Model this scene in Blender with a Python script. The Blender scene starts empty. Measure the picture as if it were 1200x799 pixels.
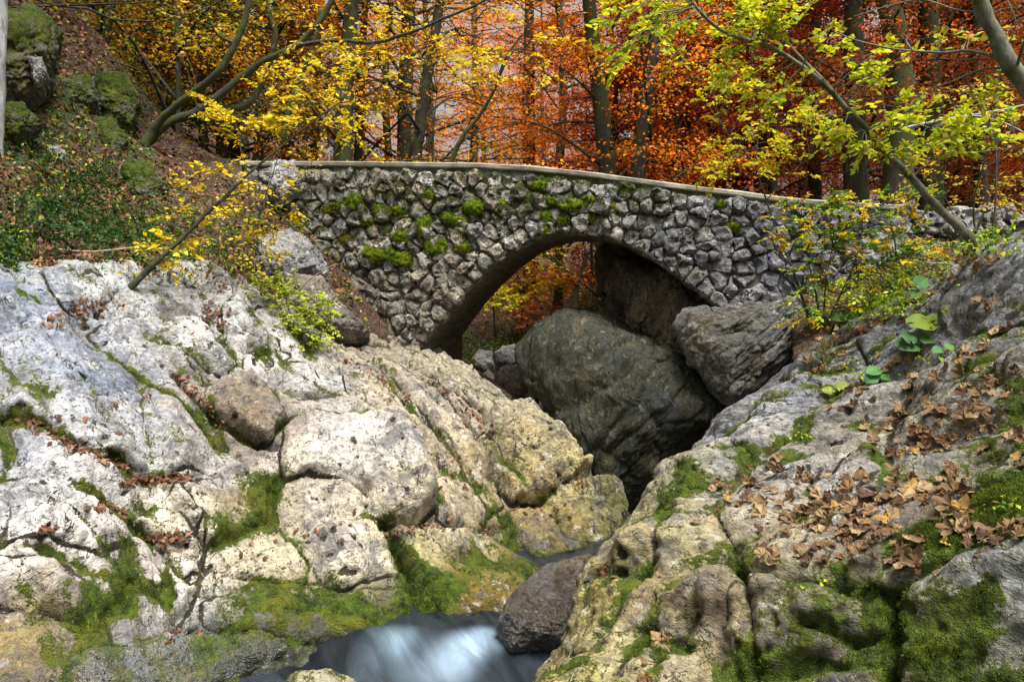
import bpy, bmesh, math, random, colorsys
import numpy as np
from mathutils import Vector, Matrix
from mathutils.bvhtree import BVHTree

random.seed(7)
RNG = np.random.default_rng(11)
SC = bpy.context.scene
COL = SC.collection
R = math.radians

# ------------------------------------------------------------------ camera, sky, sun, exposure
CAM_Z = 3.0
PITCH = R(4.3)
FPX = 933.0                       # focal length in pixels of the 1200 px wide photograph
cam_d = bpy.data.cameras.new('camera')
cam_d.sensor_width = 36.0
cam_d.lens = 28.0
cam_d.clip_start = 0.05
cam_d.clip_end = 2000.0
cam = bpy.data.objects.new('camera', cam_d)
COL.objects.link(cam)
cam.location = (0, 0, CAM_Z)
cam.rotation_euler = (R(90) - PITCH, 0, 0)
SC.camera = cam

SUN_EL, SUN_AZ = R(68), R(150)    # azimuth clockwise from +Y (north): behind the camera, to the right
world = bpy.data.worlds.new('World')
SC.world = world
world.use_nodes = True
wn = world.node_tree
bg = wn.nodes['Background']
sky = wn.nodes.new('ShaderNodeTexSky')
sky.sky_type = 'NISHITA'
sky.sun_disc = False
sky.sun_elevation = SUN_EL
sky.sun_rotation = SUN_AZ
sky.air_density = 1.6
sky.dust_density = 6.0
sky.ozone_density = 1.0
hs = wn.nodes.new('ShaderNodeHueSaturation')
hs.inputs['Saturation'].default_value = 0.12
hs.inputs['Value'].default_value = 1.0
wn.links.new(sky.outputs[0], hs.inputs['Color'])
wn.links.new(hs.outputs[0], bg.inputs['Color'])
bg.inputs['Strength'].default_value = 0.085

sun_d = bpy.data.lights.new('sun', 'SUN')
sun_d.energy = 5.0
sun_d.angle = R(30)
sun_d.color = (1.0, 0.97, 0.92)
sun = bpy.data.objects.new('sun', sun_d)
COL.objects.link(sun)
sun.location = (3, -8, 20)
sdir = Vector((math.sin(SUN_AZ) * math.cos(SUN_EL), math.cos(SUN_AZ) * math.cos(SUN_EL), math.sin(SUN_EL)))
sun.rotation_euler = sdir.to_track_quat('Z', 'Y').to_euler()

SC.view_settings.view_transform = 'Standard'
SC.view_settings.look = 'None'
SC.view_settings.gamma = 1.0
SC.view_settings.exposure = 0.90
SC.view_settings.use_curve_mapping = False
SC.cycles.max_bounces = 6
SC.cycles.diffuse_bounces = 2
SC.cycles.transmission_bounces = 4
SC.cycles.transparent_max_bounces = 4

# ------------------------------------------------------------------ numbers: pixels of the photo to points, noise
cp, sp = math.cos(PITCH), math.sin(PITCH)
CAMP = np.array([0.0, 0.0, CAM_Z])


def ray(px, py):
    a = (np.asarray(px, float) - 600.0) / FPX
    b = -(np.asarray(py, float) - 399.5) / FPX
    return np.stack([a, cp + b * sp, -sp + b * cp], -1)


def P(px, py, Y):
    d = ray(px, py)
    return CAMP + d * (np.asarray(Y, float) / d[..., 1])[..., None]


def to_px(p):
    p = np.asarray(p, float) - CAMP
    f = p[..., 1] * cp - p[..., 2] * sp
    up = p[..., 1] * sp + p[..., 2] * cp
    f = np.where(np.abs(f) < 1e-6, 1e-6, f)
    return 600 + FPX * p[..., 0] / f, 399.5 - FPX * up / f, f


def _hash(ix, iy, iz, s):
    with np.errstate(over='ignore'):
        h = (ix.astype(np.uint32) * np.uint32(374761393) + iy.astype(np.uint32) * np.uint32(668265263)
             + iz.astype(np.uint32) * np.uint32(2246822519) + np.uint32((s * 3266489917) & 0xffffffff))
        h ^= h >> np.uint32(13)
        h *= np.uint32(1274126177)
        h ^= h >> np.uint32(16)
        h *= np.uint32(2654435761)
        h ^= h >> np.uint32(15)
    return h


def perlin(p, s=0):
    i = np.floor(p)
    f = p - i
    i = i.astype(np.int64)
    w = f * f * f * (f * (f * 6 - 15) + 10)
    out = 0
    for dx in (0, 1):
        wx = w[:, 0] if dx else 1 - w[:, 0]
        for dy in (0, 1):
            wy = w[:, 1] if dy else 1 - w[:, 1]
            for dz in (0, 1):
                wz = w[:, 2] if dz else 1 - w[:, 2]
                h = _hash(i[:, 0] + dx, i[:, 1] + dy, i[:, 2] + dz, s)
                g = (((h & np.uint32(255)).astype(float) - 127.5) * (f[:, 0] - dx)
                     + (((h >> np.uint32(8)) & np.uint32(255)).astype(float) - 127.5) * (f[:, 1] - dy)
                     + (((h >> np.uint32(16)) & np.uint32(255)).astype(float) - 127.5) * (f[:, 2] - dz)) / 127.5
                out = out + wx * wy * wz * g
    return out


def fbm(p, o=4, s=0, gain=0.5):
    a, t = 1.0, 0.0
    for k in range(o):
        t = t + a * perlin(p * (2.03 ** k) + 17.3 * k, s + k)
        a *= gain
    return t


def ridged(p, o=3, s=0):
    a, t = 1.0, 0.0
    for k in range(o):
        t = t + a * (1 - 2.2 * np.abs(perlin(p * (2.1 ** k) + 9.1 * k, s + k)))
        a *= 0.5
    return t / 1.75


def worley(p, s=0):
    i = np.floor(p).astype(np.int64)
    f1 = np.full(len(p), 9.0)
    f2 = np.full(len(p), 9.0)
    cid = np.zeros(len(p))
    for dx in (-1, 0, 1):
        for dy in (-1, 0, 1):
            for dz in (-1, 0, 1):
                c = i + (dx, dy, dz)
                h = _hash(c[:, 0], c[:, 1], c[:, 2], s)
                o = np.stack([(h & np.uint32(1023)), (h >> np.uint32(10)) & np.uint32(1023), (h >> np.uint32(20)) & np.uint32(1023)], -1) / 1023.0
                d = np.sqrt(((c + o - p) ** 2).sum(1))
                m = d < f1
                f2 = np.where(m, f1, np.minimum(f2, d))
                cid = np.where(m, (h & np.uint32(0xffff)) / 65535.0, cid)
                f1 = np.where(m, d, f1)
    return f1, f2, cid


def sstep(a, b, x):
    t = np.clip((x - a) / (b - a), 0, 1)
    return t * t * (3 - 2 * t)


def nrm(v):
    v = np.asarray(v, float)
    return v / np.maximum(np.linalg.norm(v, axis=-1, keepdims=True), 1e-9)


# ------------------------------------------------------------------ objects
def mesh_np(name, V, F, mat=None, attrs=None, smooth=True):
    me = bpy.data.meshes.new(name)
    V = np.asarray(V, np.float32)
    me.vertices.add(len(V))
    me.vertices.foreach_set('co', V.ravel())
    Fs = F if isinstance(F, (list, tuple)) else [F]
    Fs = [np.asarray(f, np.int32) for f in Fs if len(f)]
    loops = np.concatenate([f.ravel() for f in Fs])
    sizes = np.concatenate([np.full(len(f), f.shape[1], np.int32) for f in Fs])
    starts = np.concatenate([[0], np.cumsum(sizes)[:-1]]).astype(np.int32)
    me.loops.add(len(loops))
    me.loops.foreach_set('vertex_index', loops)
    me.polygons.add(len(sizes))
    me.polygons.foreach_set('loop_start', starts)
    me.polygons.foreach_set('loop_total', sizes)
    me.update(calc_edges=True)
    me.polygons.foreach_set('use_smooth', np.full(len(sizes), bool(smooth)))
    for k, arr in (attrs or {}).items():
        arr = np.asarray(arr, np.float32)
        if arr.ndim == 1:
            a = me.attributes.new(k, 'FLOAT', 'POINT')
            a.data.foreach_set('value', arr)
        else:
            if arr.shape[1] == 3:
                arr = np.concatenate([arr, np.ones((len(arr), 1), np.float32)], 1)
            a = me.attributes.new(k, 'FLOAT_COLOR', 'POINT')
            a.data.foreach_set('color', np.ascontiguousarray(arr).ravel())
    if mat:
        me.materials.append(mat)
    return me


def tag(o, label=None, cat=None, group=None, kind=None):
    if label: o['label'] = label
    if cat: o['category'] = cat
    if group: o['group'] = group
    if kind: o['kind'] = kind
    return o


def link(name, me, parent=None, loc=None):
    o = bpy.data.objects.new(name, me)
    COL.objects.link(o)
    if loc is not None:
        o.location = loc
    if parent is not None:
        o.parent = parent
    return o


def obj(name, V, F, mat, parent=None, attrs=None, smooth=True, origin=None):
    """one mesh object; V in world coordinates; origin at the thing's base (or at its parent)"""
    V = np.asarray(V, float)
    if parent is not None:
        # every parent (an Empty or a part) is unrotated when its children are made
        off = np.zeros(3)
        q = parent
        while q is not None:
            off += np.array(q.location)
            q = q.parent
        o0 = np.zeros(3)
    else:
        off = np.zeros(3)
        if origin is None:
            origin = np.array([V[:, 0].mean(), V[:, 1].mean(), V[:, 2].min()])
        o0 = np.asarray(origin, float)
    me = mesh_np(name, V - off - o0, F, mat, attrs, smooth)
    return link(name, me, parent, o0)


def empty(name, loc):
    o = bpy.data.objects.new(name, None)
    COL.objects.link(o)
    o.location = loc
    o.empty_display_size = 0.2
    return o


class MB:
    """collects tubes into one mesh"""
    def __init__(s):
        s.v, s.q, s.t, s.n = [], [], [], 0

    def tube(s, pts, rad, sides=7, rough=0.0, seed=0):
        pts = np.asarray(pts, float)
        n = len(pts)
        rad = np.broadcast_to(np.asarray(rad, float), (n,))
        tan = nrm(np.gradient(pts, axis=0))
        ref = np.array([0.31, 0.2, 0.93]) if abs(tan[0] @ np.array([0.31, 0.2, 0.93])) < 0.9 else np.array([1.0, 0, 0])
        a = nrm(np.cross(tan, ref))
        b = np.cross(tan, a)
        th = np.linspace(0, 2 * math.pi, sides, endpoint=False)
        ring = a[:, None, :] * np.cos(th)[None, :, None] + b[:, None, :] * np.sin(th)[None, :, None]
        rr = np.repeat(rad[:, None], sides, 1)
        if rough:
            q = (pts[:, None, :] + ring * rad[:, None, None]).reshape(-1, 3)
            rr = rr * (1 + rough * fbm(q / max(rad[0], 1e-3) * 0.7 + seed, 3, 3).reshape(n, sides))
        V = (pts[:, None, :] + ring * rr[..., None]).reshape(-1, 3)
        i = np.arange(n - 1)[:, None] * sides
        j = np.arange(sides)[None, :]
        k = (np.arange(sides)[None, :] + 1) % sides
        Q = np.stack([i + j, i + k, i + sides + k, i + sides + j], -1).reshape(-1, 4) + s.n
        c0, c1 = s.n + len(V), s.n + len(V) + 1
        V = np.concatenate([V, pts[:1], pts[-1:]])
        jj = np.arange(sides)
        kk = (jj + 1) % sides
        T0 = np.stack([np.full(sides, c0), kk + s.n, jj + s.n], -1)
        e = s.n + (n - 1) * sides
        T1 = np.stack([np.full(sides, c1), jj + e, kk + e], -1)
        s.v.append(V); s.q.append(Q); s.t += [T0, T1]
        s.n += len(V)

    def build(s, name, mat, parent=None, **kw):
        V = np.concatenate(s.v)
        return obj(name, V, [np.concatenate(s.q), np.concatenate(s.t)], mat, parent, **kw)

    def mesh(s, name, mat):
        return mesh_np(name, np.concatenate(s.v), [np.concatenate(s.q), np.concatenate(s.t)], mat)


def spline(pts, n=20):
    """Catmull-Rom through the points"""
    p = np.asarray(pts, float)
    if len(p) == 2:
        return p[0] + (p[1] - p[0]) * np.linspace(0, 1, n)[:, None]
    q = np.concatenate([2 * p[:1] - p[1:2], p, 2 * p[-1:] - p[-2:-1]])
    t = np.linspace(0, len(p) - 1 - 1e-6, n)
    k = t.astype(int)
    f = (t - k)[:, None]
    a, b, c, d = q[k], q[k + 1], q[k + 2], q[k + 3]
    return 0.5 * (2 * b + (c - a) * f + (2 * a - 5 * b + 4 * c - d) * f ** 2 + (3 * b - a - 3 * c + d) * f ** 3)


ICO = {}


def ico(sub):
    if sub not in ICO:
        bm = bmesh.new()
        bmesh.ops.create_icosphere(bm, subdivisions=sub, radius=1)
        V = np.array([v.co[:] for v in bm.verts])
        F = np.array([[v.index for v in f.verts] for f in bm.faces])
        bm.free()
        ICO[sub] = (nrm(V), F)
    return ICO[sub]


# ------------------------------------------------------------------ materials (procedural)
class G:
    def __init__(s, name):
        s.mat = bpy.data.materials.new(name)
        s.mat.use_nodes = True
        s.t = s.mat.node_tree
        s.b = s.t.nodes['Principled BSDF']
        s.out = s.t.nodes['Material Output']
        s.pos = s.n('ShaderNodeNewGeometry').outputs['Position']

    def n(s, typ, ins=None, **props):
        nd = s.t.nodes.new(typ)
        for k, v in props.items():
            setattr(nd, k, v)
        for k, v in (ins or {}).items():
            s.set(nd.inputs[k], v)
        return nd

    def set(s, inp, v):
        if isinstance(v, bpy.types.NodeSocket):
            s.t.links.new(v, inp)
        elif isinstance(v, (tuple, list)) and inp.type == 'RGBA' and len(v) == 3:
            inp.default_value = (*v, 1)
        else:
            inp.default_value = v

    def noise(s, scale, detail=5, rough=0.55, vec=None, dist=0.0):
        return s.n('ShaderNodeTexNoise', {'Vector': vec or s.pos, 'Scale': scale, 'Detail': detail, 'Roughness': rough, 'Distortion': dist}).outputs['Fac']

    def vor(s, scale, feature='F1', vec=None, rand=1.0):
        nd = s.n('ShaderNodeTexVoronoi', {'Vector': vec or s.pos, 'Scale': scale, 'Randomness': rand}, feature=feature)
        return nd

    def m(s, op, a, b=0.0, c=0.0, clamp=False):
        return s.n('ShaderNodeMath', {0: a, 1: b, 2: c}, operation=op, use_clamp=clamp).outputs[0]

    def rng(s, x, a, b, c=0.0, d=1.0):
        return s.n('ShaderNodeMapRange', {'Value': x, 'From Min': a, 'From Max': b, 'To Min': c, 'To Max': d}, interpolation_type='SMOOTHSTEP').outputs['Result']

    def mix(s, f, a, b, mode='MIX'):
        nd = s.n('ShaderNodeMix', data_type='RGBA', blend_type=mode)
        s.set(nd.inputs[0], f); s.set(nd.inputs[6], a); s.set(nd.inputs[7], b)
        return nd.outputs[2]

    def scalevec(s, v, vec=None):
        return s.n('ShaderNodeVectorMath', {0: vec or s.pos, 1: v}, operation='MULTIPLY').outputs[0]

    def attr(s, name, what='Fac', typ='GEOMETRY'):
        return s.n('ShaderNodeAttribute', attribute_name=name, attribute_type=typ).outputs[what]

    def bump(s, h, strength=0.5, dist=0.02, normal=None):
        ins = {'Height': h, 'Strength': strength, 'Distance': dist}
        if normal is not None: ins['Normal'] = normal
        return s.n('ShaderNodeBump', ins).outputs[0]


def rock_material(name, grain=(1, 1, 1), wet=0.0, lichen=0.55, dark=0.5, spec=0.3, rough=0.85, bumpk=1.0):
    """limestone: its tint, crack and moss come with the mesh; grain, lichen, pits and wear from noise"""
    g = G(name)
    gp = g.scalevec(grain)
    tint = g.attr('tint', 'Color')
    n1 = g.noise(1.7, 6, 0.62, gp)
    n2 = g.noise(6.5, 6, 0.68)
    n3 = g.noise(34, 4, 0.7)
    n4 = g.noise(2.1, 6, 0.74, gp, 0.7)
    c = g.mix(1.0, tint, g.n('ShaderNodeCombineColor', {0: g.rng(n1, 0.3, 0.72, 0.62, 1.25), 1: g.rng(n1, 0.3, 0.72, 0.62, 1.22), 2: g.rng(n1, 0.3, 0.72, 0.65, 1.16)}).outputs[0], 'MULTIPLY')
    c = g.mix(g.m('MULTIPLY', g.rng(n2, 0.54, 0.66), lichen), c, (0.66, 0.645, 0.61))
    c = g.mix(g.m('MULTIPLY', g.rng(n4, 0.485, 0.62), dark), c, (0.085, 0.087, 0.095))
    c = g.mix(g.m('MULTIPLY', g.rng(g.noise(2.6, 5, 0.6), 0.56, 0.68), 0.22), c, (0.36, 0.25, 0.11))
    c = g.mix(g.rng(n3, 0.56, 0.70, 0, 0.45), c, (0.07, 0.066, 0.06))
    # mottling: fine light and dark grains, solution holes in groups
    n5 = g.noise(17, 5, 0.78, gp, 0.4)
    c = g.mix(1.0, c, g.n('ShaderNodeCombineColor', {0: g.rng(n5, 0.34, 0.66, 0.56, 1.26), 1: g.rng(n5, 0.34, 0.66, 0.56, 1.26), 2: g.rng(n5, 0.34, 0.66, 0.57, 1.25)}).outputs[0], 'MULTIPLY')
    pit = g.m('MULTIPLY', g.rng(g.noise(19, 5, 0.65, g.scalevec((1, 1, 1.5)), 0.15), 0.59, 0.65), g.rng(n1, 0.46, 0.58))
    c = g.mix(pit, c, (0.020, 0.021, 0.012))
    # fine fissures
    nv = g.noise(3.2, 4, 0.6, gp, 1.2)
    fis = g.m('MULTIPLY', g.rng(g.m('ABSOLUTE', g.m('SUBTRACT', nv, 0.5)), 0.011, 0.003), g.rng(n2, 0.44, 0.52))
    c = g.mix(fis, c, (0.035, 0.03, 0.022))
    crack = g.attr('crack')
    ck = g.rng(g.m('ADD', crack, g.m('MULTIPLY', g.m('SUBTRACT', n3, 0.5), 0.9)), 0.36, 0.62)
    c = g.mix(ck, c, (0.028, 0.024, 0.014))
    # moss
    moss = g.attr('moss')
    mm = g.m('ADD', moss, g.m('ADD', g.m('MULTIPLY', g.m('SUBTRACT', n2, 0.5), 1.6), g.m('MULTIPLY', g.m('SUBTRACT', n3, 0.5), 1.2)))
    mk = g.rng(mm, 0.47, 0.60)
    nm = g.noise(13, 6, 0.7)
    mc = g.mix(g.rng(nm, 0.3, 0.7), (0.008, 0.016, 0.002), (0.085, 0.125, 0.006))
    mc = g.mix(g.rng(g.noise(3.1, 3), 0.5, 0.7), mc, (0.115, 0.12, 0.010))
    film = g.rng(mm, 0.28, 0.52, 0, 0.45)
    c = g.mix(film, c, (0.17, 0.165, 0.022))
    c = g.mix(mk, c, mc)
    g.set(g.b.inputs['Base Color'], c)
    rgh = g.rng(n2, 0.35, 0.65, rough - 0.14, rough + 0.08)
    rgh = g.m('SUBTRACT', rgh, wet * 0.55)
    g.set(g.b.inputs['Roughness'], g.m('MAXIMUM', rgh, mk, clamp=True))
    g.set(g.b.inputs['Specular IOR Level'], spec)
    h = g.m('ADD', g.m('MULTIPLY', g.noise(9, 6, 0.74, gp), 1.2), g.m('ADD', g.m('MULTIPLY', n3, 0.7), g.m('MULTIPLY', n5, 0.8)))
    h = g.m('SUBTRACT', h, g.m('MULTIPLY', pit, 0.5))
    h = g.m('SUBTRACT', h, g.m('MULTIPLY', fis, 0.4))
    h = g.m('ADD', h, g.m('MULTIPLY', mk, g.m('MULTIPLY', g.noise(70, 2, 0.7), 1.2)))
    g.set(g.b.inputs['Normal'], g.bump(h, 0.85 * bumpk, 0.05))
    return g.mat


def moss_material(name, a=(0.015, 0.030, 0.002), b=(0.145, 0.20, 0.010)):
    g = G(name)
    n = g.noise(16, 6, 0.7)
    c = g.mix(g.rng(n, 0.28, 0.72), a, b)
    c = g.mix(g.rng(g.noise(2.7, 3), 0.55, 0.7, 0, 0.7), c, (0.17, 0.13, 0.02))
    g.set(g.b.inputs['Base Color'], c)
    g.set(g.b.inputs['Roughness'], 1.0)
    g.set(g.b.inputs['Specular IOR Level'], 0.1)
    g.set(g.b.inputs['Normal'], g.bump(g.m('ADD', g.noise(90, 4, 0.8), g.m('MULTIPLY', g.noise(30, 4), 0.8)), 1.0, 0.02))
    return g.mat


def leaf_material(name, trans=0.45, use_obj=False, spec=0.25):
    g = G(name)
    c = g.attr('col', 'Color')
    if use_obj:
        c = g.mix(1.0, c, g.n('ShaderNodeObjectInfo').outputs['Color'], 'MULTIPLY')
    g.set(g.b.inputs['Base Color'], c)
    g.set(g.b.inputs['Roughness'], 0.55)
    g.set(g.b.inputs['Specular IOR Level'], spec)
    tr = g.n('ShaderNodeBsdfTranslucent', {'Color': c})
    mx = g.n('ShaderNodeMixShader', {0: trans, 1: g.b.outputs[0], 2: tr.outputs[0]})
    g.t.links.new(mx.outputs[0], g.out.inputs['Surface'])
    return g.mat


def bark_material(name, a=(0.012, 0.010, 0.008), b=(0.038, 0.032, 0.026), moss=0.5, mosscol=(0.050, 0.062, 0.006), lichen=0.2):
    g = G(name)
    sv = g.scalevec((1, 1, 0.25))
    n = g.noise(22, 7, 0.7, sv)
    c = g.mix(g.rng(n, 0.3, 0.7), a, b)
    c = g.mix(g.rng(g.noise(6, 5), 0.56, 0.66, 0, lichen), c, (0.30, 0.31, 0.27))
    mk = g.rng(g.noise(3.4, 6, 0.65), 0.62 - 0.35 * moss, 0.78 - 0.35 * moss)
    c = g.mix(mk, c, g.mix(g.noise(40, 4), (mosscol[0] * .35, mosscol[1] * .35, mosscol[2] * .35), mosscol))
    g.set(g.b.inputs['Base Color'], c)
    g.set(g.b.inputs['Roughness'], 0.92)
    g.set(g.b.inputs['Normal'], g.bump(n, 0.9, 0.02))
    return g.mat


def litter_material(name):
    """forest floor: dark soil under a carpet of brown leaves, green moss in places"""
    g = G(name)
    v = g.vor(17, vec=g.n('ShaderNodeVectorMath', {0: g.pos, 1: g.n('ShaderNodeTexNoise', {'Vector': g.pos, 'Scale': 9.0}).outputs['Color']}, operation='ADD').outputs[0])
    sep = g.n('ShaderNodeSeparateColor', {0: v.outputs['Color']})
    c = g.mix(sep.outputs[0], (0.022, 0.011, 0.006), (0.12, 0.052, 0.024))
    c = g.mix(g.rng(sep.outputs[1], 0.8, 0.85), c, (0.24, 0.15, 0.08))
    c = g.mix(g.rng(v.outputs['Distance'], 0.45, 0.8, 0, 0.85), c, (0.02, 0.013, 0.008))
    mk = g.rng(g.m('ADD', g.attr('moss'), g.m('MULTIPLY', g.m('SUBTRACT', g.noise(4.5, 7, 0.7), 0.5), 1.6)), 0.45, 0.62)
    mc = g.mix(g.rng(g.noise(24, 5, 0.7), 0.3, 0.7), (0.012, 0.024, 0.004), (0.07, 0.105, 0.014))
    c = g.mix(mk, c, mc)
    g.set(g.b.inputs['Base Color'], c)
    g.set(g.b.inputs['Roughness'], 0.95)
    h = g.m('ADD', g.m('MULTIPLY', v.outputs['Distance'], -0.6), g.noise(40, 5, 0.7))
    g.set(g.b.inputs['Normal'], g.bump(h, 1.0, 0.04))
    return g.mat


M = {}
M['rock'] = rock_material('limestone', (1.0, 1.0, 1.0), dark=0.72)
M['rock_r'] = rock_material('limestone_right_bank', (0.8, 0.8, 1.6), lichen=0.4, dark=0.7)
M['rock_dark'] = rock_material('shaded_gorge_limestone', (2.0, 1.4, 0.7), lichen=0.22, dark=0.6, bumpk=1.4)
M['rock_wet'] = rock_material('wet_limestone', (1, 1, 1), wet=0.9, lichen=0.06, dark=0.45, spec=0.8, rough=0.62)
M['wall_stone'] = rock_material('wall_stone', (1, 1, 1), lichen=0.7, dark=0.85, bumpk=1.3)
M['moss'] = moss_material('moss_cushion')
M['litter'] = litter_material('leaf_litter_floor')
M['leaf'] = leaf_material('leaf', 0.42)
M['leaf_far'] = leaf_material('forest_leaf', 0.5, True)
M['dead_leaf'] = leaf_material('dead_leaf', 0.12, spec=0.04)
M['bark'] = bark_material('dark_bark')
M['bark_mossy'] = bark_material('mossy_bark', moss=.72)
M['bark_green'] = bark_material('greenish_smooth_bark', (0.07, 0.07, 0.045), (0.17, 0.165, 0.11), moss=0.35, lichen=0.5)
M['bark_grey'] = bark_material('grey_bark', (0.13, 0.13, 0.125), (0.40, 0.40, 0.39), moss=0.05, lichen=0.6)
M['deadwood'] = bark_material('dead_wood', (0.16, 0.11, 0.07), (0.36, 0.27, 0.18), moss=0.0, lichen=0.3)

# ------------------------------------------------------------------ the rock of the gorge
def poly_dist(U, V, poly):
    """signed distance to a polygon, positive inside"""
    ins = np.zeros(len(U), bool)
    dmin = np.full(len(U), 1e9)
    n = len(poly)
    for k in range(n):
        x0, y0 = poly[k]
        x1, y1 = poly[(k + 1) % n]
        dx, dy = x1 - x0, y1 - y0
        L2 = dx * dx + dy * dy + 1e-12
        t = np.clip(((U - x0) * dx + (V - y0) * dy) / L2, 0, 1)
        d = (U - x0 - t * dx) ** 2 + (V - y0 - t * dy) ** 2
        dmin = np.minimum(dmin, d)
        c = ((y0 > V) != (y1 > V)) & (U < dx * (V - y0) / (dy if abs(dy) > 1e-12 else 1e-12) + x0)
        ins ^= c
    d = np.sqrt(dmin)
    return np.where(ins, d, -d)


class Sheet:
    """a relief over a tilted plane in the world: smooth through control points, broken into pieces of rock"""
    def __init__(s, ctrl, normal, step, lam=0.02, margin=0.6):
        pts = np.array([c[1:] if c[0] == 'w' else P(*c) for c in ctrl], float)
        s.n = nrm(normal)
        s.u = nrm(np.cross((0, 0, 1.0), s.n))
        s.v = np.cross(s.n, s.u)
        s.o = pts.mean(0)
        q = pts - s.o
        s.cu, s.cv, cw = q @ s.u, q @ s.v, q @ s.n
        N = len(pts)
        K = s._k(np.hypot(s.cu[:, None] - s.cu, s.cv[:, None] - s.cv)) + lam * np.eye(N)
        A = np.zeros((N + 3, N + 3))
        A[:N, :N] = K
        A[:N, N] = 1; A[:N, N + 1] = s.cu; A[:N, N + 2] = s.cv
        A[N:, :N] = A[:N, N:].T
        s.c = np.linalg.solve(A, np.concatenate([cw, [0, 0, 0]]))
        u0, u1 = s.cu.min() - margin, s.cu.max() + margin
        v0, v1 = s.cv.min() - margin, s.cv.max() + margin
        s.nu, s.nv = int((u1 - u0) / step) + 1, int((v1 - v0) / step) + 1
        gu, gv = np.meshgrid(np.linspace(u0, u1, s.nu), np.linspace(v0, v1, s.nv))
        s.U, s.V = gu.ravel(), gv.ravel()
        s.W = s.base(s.U, s.V)
        s.crack = np.zeros(len(s.U))
        s.moss = np.zeros(len(s.U))
        s.tint = np.zeros((len(s.U), 3))
        s.pid = np.full(len(s.U), -1)
        s.hole = np.zeros(len(s.U))

    @staticmethod
    def _k(r):
        return np.where(r > 1e-9, r * r * np.log(np.maximum(r, 1e-9)), 0)

    def base(s, U, V):
        N = len(s.cu)
        out = np.zeros(len(U))
        for k in range(N):
            out += s.c[k] * s._k(np.hypot(U - s.cu[k], V - s.cv[k]))
        return out + s.c[N] + s.c[N + 1] * U + s.c[N + 2] * V

    def pos(s):
        return s.o + s.U[:, None] * s.u + s.V[:, None] * s.v + s.W[:, None] * s.n

    def uv(s, px, py, y0=1.2, y1=22):
        """where the line of sight through a pixel meets the smooth surface"""
        px, py = np.atleast_1d(px), np.atleast_1d(py)
        Y = np.linspace(y0, y1, 500)
        out = []
        for a, b in zip(px, py):
            q = P(np.full(500, a), np.full(500, b), Y) - s.o
            U, V, W = q @ s.u, q @ s.v, q @ s.n
            ins = (U > s.U.min() - 1) & (U < s.U.max() + 1) & (V > s.V.min() - 1) & (V < s.V.max() + 1)
            f = W - s.base(U, V)
            k = np.where((f[:-1] > 0) & (f[1:] <= 0) & ins[:-1])[0]
            i = k[0] if len(k) else int(np.argmin(np.where(ins, np.abs(f), 99)))
            out.append((U[i], V[i]))
        return np.array(out)

    def pieces(s, lst, warp=0.05):
        p = s.pos()
        wu = s.U + warp * fbm(p * 2.3, 3, 40)
        wv = s.V + warp * fbm(p * 2.3 + 50, 3, 43)
        best = np.full(len(s.U), -1.0)
        tilt = np.random.default_rng(len(lst))
        for i, pc in enumerate(lst):
            poly = s.uv([a for a, b in pc['px']], [b for a, b in pc['px']])
            lo, hi = poly.min(0) - 0.2, poly.max(0) + 0.2
            m = np.where((wu > lo[0]) & (wu < hi[0]) & (wv > lo[1]) & (wv < hi[1]))[0]
            if not len(m):
                continue
            d = poly_dist(wu[m], wv[m], poly)
            w = pc.get('w', 0.25) * (0.55 + 0.45 * np.clip(0.5 + 1.4 * perlin(p[m] * 2.1, 90 + i), 0, 1.4))
            t = np.clip(d / w, 0, 1)
            h = pc['h'] * (0.75 * np.sqrt(np.maximum(0, 1 - (1 - t) ** 2)) + 0.25 * np.clip(d / 0.06, 0, 1))
            tl = tilt.normal(size=2) * 0.16
            ce = poly.mean(0)
            h = h + np.clip(d / 0.1, 0, 1) * ((wu[m] - ce[0]) * tl[0] + (wv[m] - ce[1]) * tl[1])
            s.W[m] += (.34 + .5 * max(0, pc['h'] - .22)) * h * (1.15 if pc['h'] > .28 else 1)
            cw = pc.get('cw', 0.016)
            s.crack[m] = np.maximum(s.crack[m], (.45 + .5 * sstep(-.1, .2, perlin(p[m] * 1.4, 57))) * np.exp(-(d / cw) ** 2))
            s.moss[m] += .34 * np.exp(-(d / .05) ** 2) * (perlin(p[m] * 1.7, 55) > -.05)
            win = (d > 0) & (d > best[m])
            s.pid[m[win]] = i
            best[m[win]] = d[win]
            if 'moss' in pc:
                s.moss[m] += pc['moss'] * (d > 0) * np.clip(d / 0.1, 0, 1)

    def cracks(s, lst):
        """fractures along polylines of the photo: (points, depth, width, moss)"""
        for px, dep, wid, mo in lst:
            q = s.uv([a for a, b in px], [b for a, b in px])
            d = np.full(len(s.U), 9.0)
            for (x0, y0), (x1, y1) in zip(q[:-1], q[1:]):
                dx, dy = x1 - x0, y1 - y0
                t = np.clip(((s.U - x0) * dx + (s.V - y0) * dy) / (dx * dx + dy * dy + 1e-9), 0, 1)
                d = np.minimum(d, np.hypot(s.U - x0 - t * dx, s.V - y0 - t * dy))
            e = np.exp(-(d / wid) ** 2)
            s.W -= dep * e
            s.crack = np.maximum(s.crack, 0.8 * np.exp(-(d / (wid * .5)) ** 2))
            s.moss += mo * np.exp(-(d / (wid * 1.8)) ** 2)

    def blobs(s, which, lst):
        """moss (or another cover) around pixels of the photo: (px, py, radius in m, amount)"""
        arr = getattr(s, which)
        for px, py, r, a in lst:
            (u, v), = s.uv([px], [py])
            arr += .8 * a * np.exp(-((s.U - u) ** 2 + (s.V - v) ** 2) / (r * r))

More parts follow.
